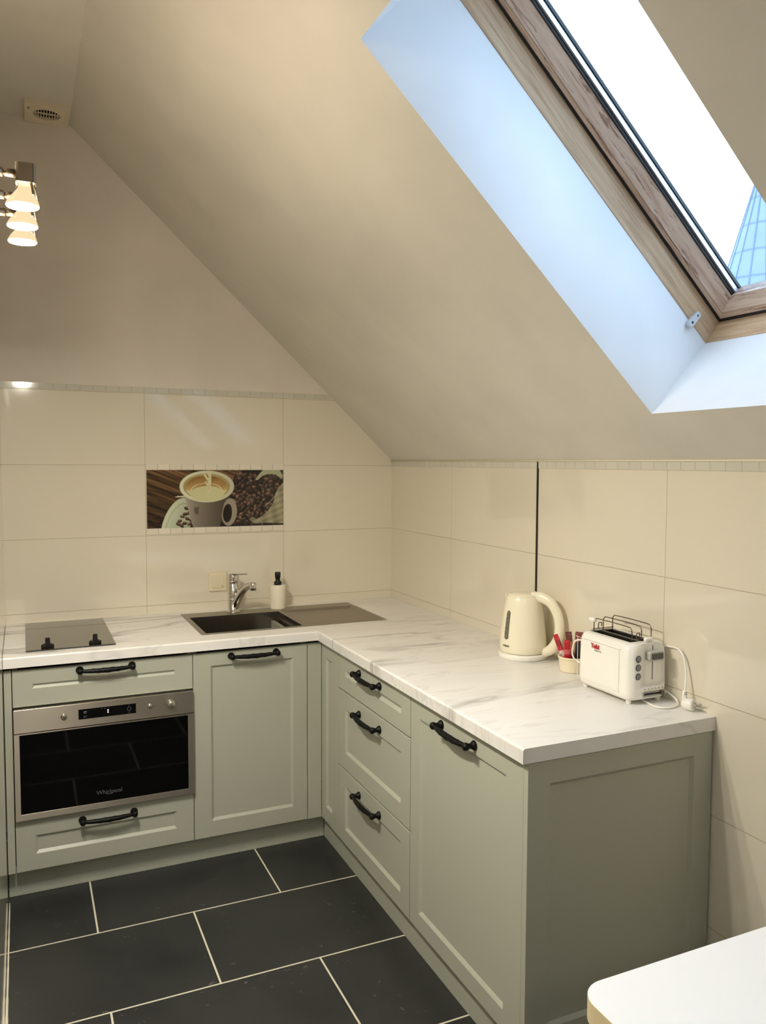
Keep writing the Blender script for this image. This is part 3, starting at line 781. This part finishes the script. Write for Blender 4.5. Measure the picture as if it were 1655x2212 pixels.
for j in range(PH+1):
    for i in range(PW+1): vs.append((x0+(x1-x0)*i/PW, -.0025, z1+(z0-z1)*j/PH))
for j in range(PH):
    for i in range(PW):
        a = j*(PW+1)+i; fs.append((a, a+PW+1, a+PW+2, a+1))
nb0 = len(vs); vs += [(x0, -.0003, z1), (x1, -.0003, z1), (x1, -.0003, z0), (x0, -.0003, z0)]
cn_ = (0, PW, PH*(PW+1)+PW, PH*(PW+1))
fs += [(nb0, nb0+1, nb0+2, nb0+3)] + [(cn_[k], nb0+k, nb0+(k+1) % 4, cn_[(k+1) % 4]) for k in range(4)]
me.from_pydata(vs, [], fs)
ca = me.color_attributes.new('picture', 'FLOAT_COLOR', 'CORNER')
li = 0
for p in me.polygons:
    if p.index < PW*PH:
        c = img[p.index//PW][p.index % PW]; c = srgb(*[min(255, max(0, v*0.98)) for v in c])
    else: c = srgb(60, 50, 40)
    for _ in range(p.loop_total): ca.data[li].color = c; li += 1
M_pic = mat('printed_glazed_tile', (1, 1, 1, 1), .14); q = NT(M_pic)
at = q.t.nodes.new('ShaderNodeVertexColor'); at.layer_name = 'picture'; q.base(at.outputs['Color'])
me.materials.append(M_pic); po = bpy.data.objects.new('picture_tile', me); C.objects.link(po)
tag(po, 'printed tile picture of a coffee cup and beans on the back wall', 'picture')

# ------------------------------------------------------------------ ceiling vent
vt = thing('ceiling_vent', 'ivory square extractor vent with round grille in the ceiling corner', 'vent', (-1.4975, -.0920, ZF))
bm = nb(); N = 40; ro = .048
sq = []
for k in range(N):
    a = 2*PI*k/N; c_, s_ = math.cos(a), math.sin(a); m_ = max(abs(c_)/.0775, abs(s_)/.0900); sq.append((c_/m_, s_/m_))
for sx_, sy_ in ((1,1),(1,-1),(-1,1),(-1,-1)):
    kk = min(range(N), key=lambda i: (sq[i][0]-sx_*.0775)**2+(sq[i][1]-sy_*.09)**2); sq[kk] = (sx_*.0775, sy_*.09)
zb, zt = -.014, 0.0
A = [bm.verts.new((x, y, zb)) for x, y in sq]; A2 = [bm.verts.new((x, y, zt)) for x, y in sq]
B = [bm.verts.new((ro*math.cos(2*PI*k/N), ro*math.sin(2*PI*k/N), zb)) for k in range(N)]
B2 = [bm.verts.new((ro*math.cos(2*PI*k/N), ro*math.sin(2*PI*k/N), zt)) for k in range(N)]
for k in range(N):
    n = (k+1) % N
    for q4 in ((A[k],A[n],B[n],B[k]), (A2[k],A2[n],A[n],A[k]), (B[k],B[n],B2[n],B2[k]), (A2[k],A2[n],B2[n],B2[k])): bm.faces.new(q4)
obj('vent_cover', bm, M_vent, vt)
bm = nb()
for k in range(-4, 5):
    x = k*.0098; hy = math.sqrt(max(0, (ro-.0005)**2-x*x)); box(bm, x-.0012, x+.0012, -hy, hy, -.012, -.006)
box(bm, -.0475, .0475, -.0012, .0012, -.012, -.006)
obj('grille', bm, M_vent, vt)
bm = nb(); lathe(bm, [(0, -.002), (ro+.0005, -.002), (ro+.0005, -.001), (0, -.001)], seg=40); obj('duct_opening', bm, M_darkhole, vt)
text('vent_marking', 'ewe', .012, M_greyprint, vt, (-.0640, -.045, -.0143), (PI, 0, PI/2))

# ------------------------------------------------------------------ spot lamp bar
lb = thing('spotlight_bar', 'satin metal wall light bar with three glowing downward bulbs', 'lamp', (XL, -1.6950, 2.015))
bm = nb(); rbox(bm, 0, .014, -.24, .24, -.022, .022, .010, axis='x'); obj('wall_bar', bm, M_nickel, lb, .002)
for y in (-1.830, -1.690, -1.565):
    dy = y+1.6950
    bm = nb()
    tube(bm, [(.012, dy, .004), (.052, dy, .004)], .0085, 16); tube(bm, [(.050, dy, .004), (.054, dy, .004), (.056, dy, .004), (.074, dy, .004)], [.0055, .0055, .0075, .0075], 16)
    arm = obj('arm', bm, M_nickel, lb)
    bm = nb()
    rbox(bm, .073, .108, dy-.0150, dy+.0150, -.0130, .0220, .006)
    # three fingers that reach down to the bulb
    for a in (-.9, .3, 2.4):
        p0 = Vector((.0905+.014*math.cos(a), dy+.012*math.sin(a), -.012)); p1 = Vector((.0870+.024*math.cos(a), dy+.022*math.sin(a), -.036))
        tube(bm, [p0, (p0+p1)/2+Vector((0, 0, .003)), p1], [.0030, .0022, .0016], 8)
    hd = obj('lamp_holder', bm, M_nickel, lb, .001)
    # reflector bulb; axis leans slightly to the wall
    ax = Vector((-.13, -.02, -1)).normalized(); c0 = Vector((.0895, dy, -.012))
    bm = nb(); lathe(bm, [(0, 0), (.0115, 0), (.0120, .010), (.0170, .018), (.0250, .030), (.0290, .039), (.0290, .0425)], c0, ax, 32)
    bmesh.ops.delete(bm, geom=[f for f in bm.faces if len(f.verts) > 4 and (f.calc_center_median()-c0).length > .03], context='FACES')
    bl = obj('bulb', bm, M_bulbbody, lb, smooth=True)
    bm = nb(); lathe(bm, [(.0285, .0420), (.0275, .0436), (.0210, .0448), (.0110, .0454), (0, .0456)], c0, ax, 32)
    # open at the back, only the lens glows
    obj('bulb_lens', bm, M_bulb, bl, smooth=True)

# ------------------------------------------------------------------ kettle
kt = thing('electric_kettle', 'cream plastic electric kettle on a white base near the tiled wall', 'kettle', (-.0900, -1.2520, H), math.atan2(-.89, .45))
# local +X points along the handle
bm = nb(); lathe(bm, [(0, 0), (.0800, 0), (.0835, .003), (.0835, .0140), (.0810, .0185), (.0600, .0200), (0, .0200)], seg=48)
pb = obj('power_base', bm, M_white_pl, kt)
bm = nb(); box(bm, -.0847, -.0820, -.0035, .0035, .002, .012)
for v_ in bm.verts: 
    a = math.radians(-62); x, y = v_.co.x, v_.co.y; v_.co.x = x*math.cos(a)-y*math.sin(a); v_.co.y = x*math.sin(a)+y*math.cos(a)
obj('cord_slot', bm, M_sealgap, pb)
# body: ring sections that shrink and shift forward to a spout
bm = nb(); N = 56; secs = []
for z, r, sh, sp in ((.0215, .0770, 0, 0), (.0240, .0790, 0, 0), (.0500, .0780, 0, 0), (.0900, .0745, .001, 0), (.1300, .0695, .002, .002), (.1650, .0640, .003, .006), (.1900, .0595, .004, .012), (.2030, .0565, .004, .015), (.2070, .0540, .004, .014)):
    ring_ = []
    for k in range(N):
        a = 2*PI*k/N; rr_ = r
        d_ = math.atan2(math.sin(a-PI), math.cos(a-PI)); rr_ += sp*math.exp(-(d_/.30)**2)
        ring_.append(bm.verts.new((rr_*math.cos(a)-sh*0+0, rr_*math.sin(a), z)))
    secs.append(ring_)
for A, B in zip(secs, secs[1:]):
    for k in range(N): bm.faces.new((A[k], A[(k+1) % N], B[(k+1) % N], B[k]))
bm.faces.new(secs[0]); bm.faces.new(secs[-1])
for f in bm.faces: f.smooth = len(f.verts) == 4
kb = obj('kettle_body', bm, M_cream_pl, kt)
bm = nb(); pts = spline([(.040, 0, .2040), (.066, 0, .2060), (.098, 0, .1930), (.1230, 0, .1600), (.1330, 0, .1180), (.1270, 0, .0750), (.1080, 0, .0430), (.0860, 0, .0270), (.0740, 0, .0230)], 7)
n = len(pts); tube(bm, pts, [.0190-.0025*math.sin(PI*k/(n-1))-.005*max(0, (k/(n-1)-.75)*4) for k in range(n)], 18, flat=.78, ref=(0, 0, 1)); obj('kettle_handle', bm, M_cream_pl, kt, smooth=True)
bm = nb(); lathe(bm, [(0, .2065), (.0540, .2065), (.0545, .2085), (.0520, .2120), (.0300, .2155), (0, .2165)], seg=40); ld = obj('kettle_lid', bm, M_cream_pl, kt)
bm = nb(); rbox(bm, .030, .092, -.0125, .0125, .2100, .2230, .008)
for v_ in bm.verts:
    if v_.co.x > .06: v_.co.z -= (v_.co.x-.06)*.45
obj('lid_switch', bm, M_cream_pl, ld, .003, 3)
# gauge on the side that faces the room
ga = math.atan2(-.56, -.83) - kt.rotation_euler.z - .42
def onbody(a, z, off=0.0):
    zs = ((.0240, .0790), (.0500, .0780), (.0900, .0745), (.1300, .0695), (.1650, .0640), (.1900, .0595), (.2030, .0565))
    for (za, ra), (zb_, rb) in zip(zs, zs[1:]):
        if za <= z <= zb_: r = ra+(rb-ra)*(z-za)/(zb_-za)
    return Vector(((r+off)*math.cos(a), (r+off)*math.sin(a), z))
bm = nb(); rows = []
NZ = 30
for k in range(NZ+1):
    z = .0660+.0960*k/NZ; e = min(k, NZ-k)/NZ*.0960; hw = .0085 if e > .0085 else math.sqrt(max(1e-8, .0085**2-(.0085-e)**2))
    rows.append([bm.verts.new(onbody(ga+hw*t_/.072, z, .0009)) for t_ in (-1, -.5, 0, .5, 1)])
for A, B in zip(rows, rows[1:]):
    for k in range(4): bm.faces.new((A[k], A[k+1], B[k+1], B[k]))
gg = obj('water_gauge', bm, M_smoke, kb, smooth=True)
s_ = gg.modifiers.new('thick', 'SOLIDIFY'); s_.thickness = .0012; s_.offset = -1
bm = nb()
for k, z in enumerate((.0800, .0960, .1120, .1280, .1430, .1550)):
    p = onbody(ga, z, .0013); t_ = Vector((-math.sin(ga), math.cos(ga), 0)); h_ = .0025
    vs_ = [p-t_*.0028-Vector((0,0,.0008)), p+t_*.0028-Vector((0,0,.0008)), p+t_*.0028+Vector((0,0,.0008)), p-t_*.0028+Vector((0,0,.0008))]
    bm.faces.new([bm.verts.new(v) for v in vs_])
obj('gauge_marks', bm, mat('pale_gauge_mark', srgb(170, 168, 150), .4), gg)
p = onbody(ga+.03, .0455, .0012)
text('kettle_lettering', 'PHILIPS', .0085, M_greyprint, kb, p, (PI/2, 0, ga+.03+PI/2), bold=.0002)

# ------------------------------------------------------------------ ramekin with sachets
rk_ = (-.0560, -1.4740)
bm = nb(); N = 96; rings = []
for r, z, fl in ((.0350, 0, 0), (.0385, .0015, 0), (.0395, .006, 1), (.0425, .040, 1), (.0430, .0415, 0), (.0455, .0425, 0), (.0460, .0480, 0), (.0450, .0490, 0), (.0420, .0485, 0), (.0400, .0440, 0), (.0365, .0050, 0)):
    rings.append([bm.verts.new(((r+(.0006*math.cos(40*2*PI*k/N) if fl else 0))*math.cos(2*PI*k/N), (r+(.0006*math.cos(40*2*PI*k/N) if fl else 0))*math.sin(2*PI*k/N), z)) for k in range(N)])
for A, B in zip(rings, rings[1:]):
    for k in range(N): bm.faces.new((A[k], A[(k+1) % N], B[(k+1) % N], B[k])).smooth = True
bm.faces.new(rings[0]); bm.faces.new(rings[-1])
tag(obj('ramekin', bm, M_ramekin, None, loc=(rk_[0], rk_[1], H)), 'round cream ribbed ramekin bowl between kettle and toaster', 'bowl')
def sachet_mat(name, base, bands):
    m = mat(name, base, .3, coat=.3); q = NT(m)
    tc = q.t.nodes.new('ShaderNodeTexCoord'); sx = q.t.nodes.new('ShaderNodeSeparateXYZ'); q.l(tc.outputs['Object'], sx.inputs[0])
    c = base
    for z0_, z1_, col in bands:
        f_ = q.math('MULTIPLY', q.math('GREATER_THAN', sx.outputs['Z'], z0_), q.math('LESS_THAN', sx.outputs['Z'], z1_)); c = q.mix(f_, c, col)
    if bands: q.base(c)
    q.bump(q.noise(tc.outputs['Object'], 220, 2), .15, .0008); return m
red = srgb(178, 22, 40)
SM = [sachet_mat('red_white_foil', red, [(.034, .054, srgb(226, 196, 196)), (.070, .088, srgb(140, 20, 30))]),
      sachet_mat('tan_brown_foil', srgb(96, 44, 36), [(.050, .078, srgb(176, 128, 84))]),
      sachet_mat('plain_red_foil', red, [(.045, .060, srgb(206, 90, 100))]),
      sachet_mat('brown_emblem_foil', srgb(120, 58, 50), [(.0, .03, srgb(150, 22, 36))]),
      sachet_mat('dark_foil', srgb(22, 20, 28), [(.0, .030, srgb(110, 14, 30))])]
def sachet(m, base, top, w_, face, label, twist=0):
    base = Vector(base); top = Vector(top); L = (top-base).length; zax = (top-base).normalized()
    yax = Vector(face); yax = (yax-zax*yax.dot(zax)).normalized(); xax = yax.cross(zax)
    bm = nb(); rows = []; NR = 12
    for k in range(NR+1):
        t = k/NR; th = .0028*math.sin(PI*min(1, max(0, (t-.07)/.86)))+.0003; row = []
        for s in range(13):
            a = 2*PI*s/12
            if s == 12: break
            x = w_/2*math.cos(a); y_ = th*math.sin(a)
            row.append(bm.verts.new((x, y_, t*L+(0.0015*((s % 2)*2-1) if k in (0, NR) else 0))))
        rows.append(row)
    for A, B in zip(rows, rows[1:]):
        for k in range(12): bm.faces.new((A[k], A[(k+1) % 12], B[(k+1) % 12], B[k])).smooth = True
    bm.faces.new(rows[0]); bm.faces.new(rows[-1])
    o = obj('sachet', bm, m); mm = Matrix((xax, yax, zax)).transposed().to_4x4(); mm.translation = base; o.matrix_world = mm
    return tag(o, label, 'sachet', 'drink sachets standing in the ramekin')
vd = (-.56, -.82, .15); zb_ = H+.0075
sachet(SM[0], (-.058, -1.452, zb_), (-.074, -1.408, .946), .0165, vd, 'red sachet with a white band, leftmost in the ramekin beside the kettle')
sachet(SM[1], (-.044, -1.458, zb_), (-.046, -1.438, .958), .0200, vd, 'tan and brown sachet behind the red ones in the ramekin')
sachet(SM[2], (-.070, -1.470, zb_), (-.072, -1.466, .939), .0190, vd, 'bright red pointed sachet at the middle front of the ramekin')
sachet(SM[3], (-.042, -1.482, zb_), (-.040, -1.486, .966), .0260, (-.7, -.7, .1), 'wide brown sachet with round emblem, tallest at the back of the ramekin')
sachet(SM[4], (-.058, -1.492, zb_), (-.056, -1.508, .940), .0190, vd, 'dark black and wine-red sachet nearest the toaster in the ramekin')

# ------------------------------------------------------------------ toaster
ts = thing('toaster', 'white two-slot toaster with wire warming rack at the worktop end', 'toaster', (-.0810, -1.7250, H))
# local: x in [-.067,.067], y in [-.112,.112], feet below z=.010
TX, TY0, TY1, TZ0, TZ1 = .0690, -.1130, .1130, .0100, .1640
bm = nb()
# superellipse-like body: sections along z
def rrect(hx, hy, r, n=7):
    out = []
    for cx, cy, s in ((hx-r, hy-r, 0), (-hx+r, hy-r, 1), (-hx+r, -hy+r, 2), (hx-r, -hy+r, 3)):
        for k in range(n+1):
            t_ = (s+k/n)*PI/2; out.append((cx+r*math.cos(t_), cy+r*math.sin(t_)))
    return out
secs = []
for z, ins in ((TZ0, .012), (TZ0+.004, .005), (TZ0+.012, .0010), (TZ0+.030, 0), (TZ1-.030, .0015), (TZ1-.014, .0040), (TZ1-.005, .0080), (TZ1-.0012, .0125), (TZ1, .0175)):
    secs.append([bm.verts.new((x, y, z)) for x, y in rrect(TX-ins, TY1-ins, .026-ins*.3)])
n = len(secs[0])
for A, B in zip(secs, secs[1:]):
    for k in range(n): bm.faces.new((A[k], A[(k+1) % n], B[(k+1) % n], B[k])).smooth = True
bm.faces.new(secs[0]); bm.faces.new(secs[-1])
tb = obj('toaster_body', bm, M_white_pl, ts)
# cutters: end recess and the top slots
def cutter(bmc, target):
    bmesh.ops.recalc_face_normals(bmc, faces=bmc.faces[:])
    me_ = bpy.data.meshes.new('cut'); bmc.to_mesh(me_); bmc.free(); me_.materials.append(M_white_pl)
    co = bpy.data.objects.new('cut', me_); C.objects.link(co); co.parent = target.parent
    md = target.modifiers.new('cut', 'BOOLEAN'); md.object = co; md.operation = 'DIFFERENCE'; md.solver = 'EXACT'
    bpy.context.view_layer.update()
    dg = bpy.context.evaluated_depsgraph_get(); new = bpy.data.meshes.new_from_object(target.evaluated_get(dg))
    target.modifiers.clear(); target.data = new; bpy.data.objects.remove(co)
c1 = nb(); rbox(c1, -.0160, .0560, -.150, -.1010, .0480, .200, .012, axis='y'); cutter(c1, tb)
c1 = nb(); box(c1, -.0385, .0475, -.0780, .0960, .1480, .20); cutter(c1, tb)
# top insert with two slots
bm = nb(); xs_ = [-.0380, -.0300, -.0020, .0090, .0370, .0470]; ys_ = [-.0775, -.0690, .0870, .0955]
slab(bm, xs_, ys_, {(1, 1), (3, 1)}, .1500, .1620)
obj('slot_plate', bm, mat('dark_steel_slot_plate', srgb(70, 68, 64), .35, .8), ts, .001)
bm = nb(); box(bm, -.0375, .0465, -.0770, .0950, .1482, .1499); obj('slot_interior', bm, M_darkhole, ts)
# raised outline of side panel
bm = nb(); pr_ = []
r0 = [(-.0697, y, z) for y, z in [(yy, zz) for yy, zz in [( .100-.0, .030), (-.060, .030), (-.070, .040), (-.070, .138), (-.062, .146), (.100, .146), (.105, .138), (.105, .038)]]]
tube(bm, spline(r0+[r0[0]], 5), .0007, 6, cap=False); obj('side_panel_line', bm, M_white_pl, ts)
# wire rack: three loops standing above the slots
bm = nb()
for x, zt_ in ((-.030, .2020), (.003, .2040), (.037, .2060)):
    pp = [(x, .083, .160), (x, .083, zt_-.012), (x, .078, zt_-.003), (x, .068, zt_), (x, 0, zt_+.001), (x, -.060, zt_), (x, -.070, zt_-.003), (x, -.075, zt_-.012), (x, -.075, .168)]
    tube(bm, spline(pp, 4), .0014, 8)
for y in (.083, -.075):
    tube(bm, [(-.034, y, .170), (.040, y, .170)], .0014, 8)
    tube(bm, spline([(-.014, y, .170), (-.014, y-.001, .186), (-.004, y-.001, .186), (-.004, y, .176)], 4), .0014, 8)
obj('warming_rack', bm, mat('dark_chrome_wire', srgb(120, 108, 96), .25, 1.0), ts)
for y, x in ((.0885, -.032), (-.094, .010)):
    bm = nb(); lathe(bm, [(0, -.013), (.0045, -.013), (.0065, -.008), (.0068, .008), (.0050, .013), (0, .014)], (x, y, .1720 if y < 0 else .1960), (1, 0, 0) if y < 0 else (0, 1, 0), 16); obj('rack_knob', bm, M_white_pl, ts, smooth=True)
# lever, slot, buttons, browning slider
bm = nb(); box(bm, .0190, .0212, -.1014, -.1006, .0620, .1560); obj('lever_slot', bm, mat('dark_slot', srgb(50, 24, 22), .6), ts)
bm = nb(); rbox(bm, -.0080, .0430, -.1220, -.1020, .1180, .1430, .006, axis='y'); lv = obj('lever', bm, mat('grey_plastic', srgb(176, 176, 168), .3), ts, .002)
bm = nb(); rbox(bm, -.0020, .0370, -.1228, -.1218, .1225, .1385, .003, axis='y'); obj('lever_window', bm, mat('smoked_grey', srgb(84, 84, 78), .2), lv)
for z in (.1255, .1020, .0780):
    bm = nb(); lathe(bm, [(0, 0), (.0090, 0), (.0090, .0010), (0, .0010)], (-.0390, -.1128, z), (0, -1, 0), 24, 1)
    lathe(bm, [(0, .001), (.0072, .001), (.0072, .0030), (.0060, .0038), (0, .0042)], (-.0390, -.1128, z), (0, -1, 0), 24, 0)
    obj('button', bm, [M_button, M_sealgap], ts)
bm = nb(); rbox(bm, -.0220, .0580, -.1145, -.1125, .0200, .0345, .004, axis='y'); sl = obj('browning_dial_frame', bm, mat('silver_trim', srgb(170, 168, 166), .25, .9), ts, .0006)
bm = nb(); box(bm, -.0180, .0420, -.1149, -.1144, .0250, .0300); obj('dial_slot', bm, M_sealgap, sl)
bm = nb(); lathe(bm, [(0, 0), (.0062, 0), (.0062, .004), (0, .005)], (.0430, -.1146, .0273), (0, -1, 0), 18); obj('dial_knob', bm, M_nickel, sl)
bm = nb()
for k in range(6): box(bm, -.0160+k*.0120, -.0140+k*.0120, -.1136, -.1130, .0395, .0425)
obj('dial_numbers', bm, M_greyprint, ts)
for x in (-.050, .050):
    for y in (-.090, .090):
        bm = nb(); lathe(bm, [(0, 0), (.0060, 0), (.0070, .002), (.0075, .014), (0, .014)], (x, y, 0), (0, 0, 1), 16); obj('foot', bm, M_white_pl, ts)
text('maker_lettering', 'Tefal', .0175, M_red, ts, (-.0699, .0290, .1330), (PI/2, 0, -PI/2), bold=.0006)
text('model_lettering', "Toast n' Go", .0062, M_greyprint, ts, (-.0700, .0170, .1225), (PI/2, 0, -PI/2))
# cord and plug
O_ = Vector((-.0810, -1.7250, H))
def cordpts(L): return [Vector(p)-O_ for p in L]
bm = nb()
tube(bm, spline(cordpts([(-.075, -1.790, .8472), (-.088, -1.845, .8472), (-.090, -1.878, .8472), (-.066, -1.896, .8472), (-.030, -1.889, .8472), (-.0095, -1.868, .8490), (-.0065, -1.850, .8580), (-.0060, -1.800, .8680),
    (-.0060, -1.700, .8640), (-.0070, -1.612, .8600), (-.045, -1.572, .8700), (-.070, -1.520, .8850), (-.078, -1.5035, .9000), (-.081, -1.507, .928), (-.083, -1.524, .952), (-.078, -1.555, .958), (-.055, -1.585, .945), (-.020, -1.620, .925),
    (-.0065, -1.660, .930), (-.0062, -1.740, .960), (-.0065, -1.810, .988), (-.0075, -1.840, .993), (-.010, -1.863, .9935), (-.010, -1.880, .984), (-.012, -1.893, .964), (-.018, -1.904, .929), (-.028, -1.9125, .892)]), 6), .0028, 10)
obj('power_cord', bm, M_white_pl, ts)
bm = nb(); px, py, pz = -.0300, -1.9130, .8440
def PP(*p): return Vector(p)-O_
tube(bm, [PP(px, py, .895), PP(px, py+.0, .885), PP(px, py-.001, .876), PP(px-.001, py-.003, .866)], [.0045, .0060, .0070, .0085], 12)
tube(bm, [PP(px-.001, py+.006, .860), PP(px-.001, py-.002, .8605), PP(px+.002, py-.010, .8605), PP(px+.005, py-.018, .8605), PP(px+.008, py-.025, .8605)], [.0070, .0135, .0150, .0160, .0160], 20)
pg = obj('plug', bm, M_white_pl, ts)
bm = nb()
for dz in (-.0055, .0055):
    tube(bm, [PP(px+.008, py-.025, .8610+dz), PP(px+.0165, py-.044, .8610+dz)], .0022, 10)
obj('plug_pins', bm, M_chrome, pg)
bm = nb()
for k in range(3): tube(bm, [PP(px-.0055, py-.004, .890-.005*k), PP(px, py-.0065, .890-.005*k), PP(px+.005, py-.004, .890-.005*k)], .0007, 5)
obj('strain_relief_ribs', bm, M_greyprint, pg)

# ------------------------------------------------------------------ table
tt = thing('table', 'white-topped table with rounded corner and cream edge, near right', 'table', (-.9140, -3.3600, 0))
TWd, TDp, R_ = .895, .757, .042
out = []
for cx, cy, s in ((TWd-R_, TDp-R_, 0), (R_, TDp-R_, 1), (R_, R_, 2), (TWd-R_, R_, 3)):
    for k in range(9):
        t_ = (s+k/8)*PI/2; out.append((cx+R_*math.cos(t_), cy+R_*math.sin(t_)))
bm = nb(); fs_ = prism(bm, out, 'z', .7150, .7500, 1); fs_[1].material_index = 0; fs_[0].material_index = 0
obj('tabletop', bm, [M_tablewhite, M_edge], tt, .0015)
bm = nb(); box(bm, .07, TWd-.07, .07, .088, .650, .7150); box(bm, .07, TWd-.07, TDp-.088, TDp-.07, .650, .7150)
box(bm, .07, .088, .088, TDp-.088, .650, .7150); box(bm, TWd-.088, TWd-.07, .088, TDp-.088, .650, .7150); obj('apron', bm, M_tablewhite, tt)
for x in (.095, TWd-.095):
    for y in (.095, TDp-.095):
        bm = nb(); tube(bm, [(x, y, 0), (x, y, .7149)], .022, 20); obj('leg', bm, M_tablewhite, tt)

# glowing globe added for fill light, unseen behind the viewpoint
pl = thing('fill_light_globe', 'white glowing globe added for fill light, unseen behind the viewpoint', 'lamp', (-1.95, -4.65, ZF))
bm = nb(); lathe(bm, [(0, -.030), (.050, -.028), (.052, 0), (0, 0)], seg=28); obj('fill_globe_mount', bm, M_white_pl, pl)
bm = nb(); tube(bm, [(0, 0, -.028), (0, 0, -.330)], .003, 8); obj('fill_globe_cable', bm, M_white_pl, pl)
bm = nb(); lathe(bm, [(.10*math.sin(PI*k/16), -.43+.10*math.cos(PI*k/16)) for k in range(17)], seg=32); obj('fill_globe', bm, M_fillglobe, pl, smooth=True)
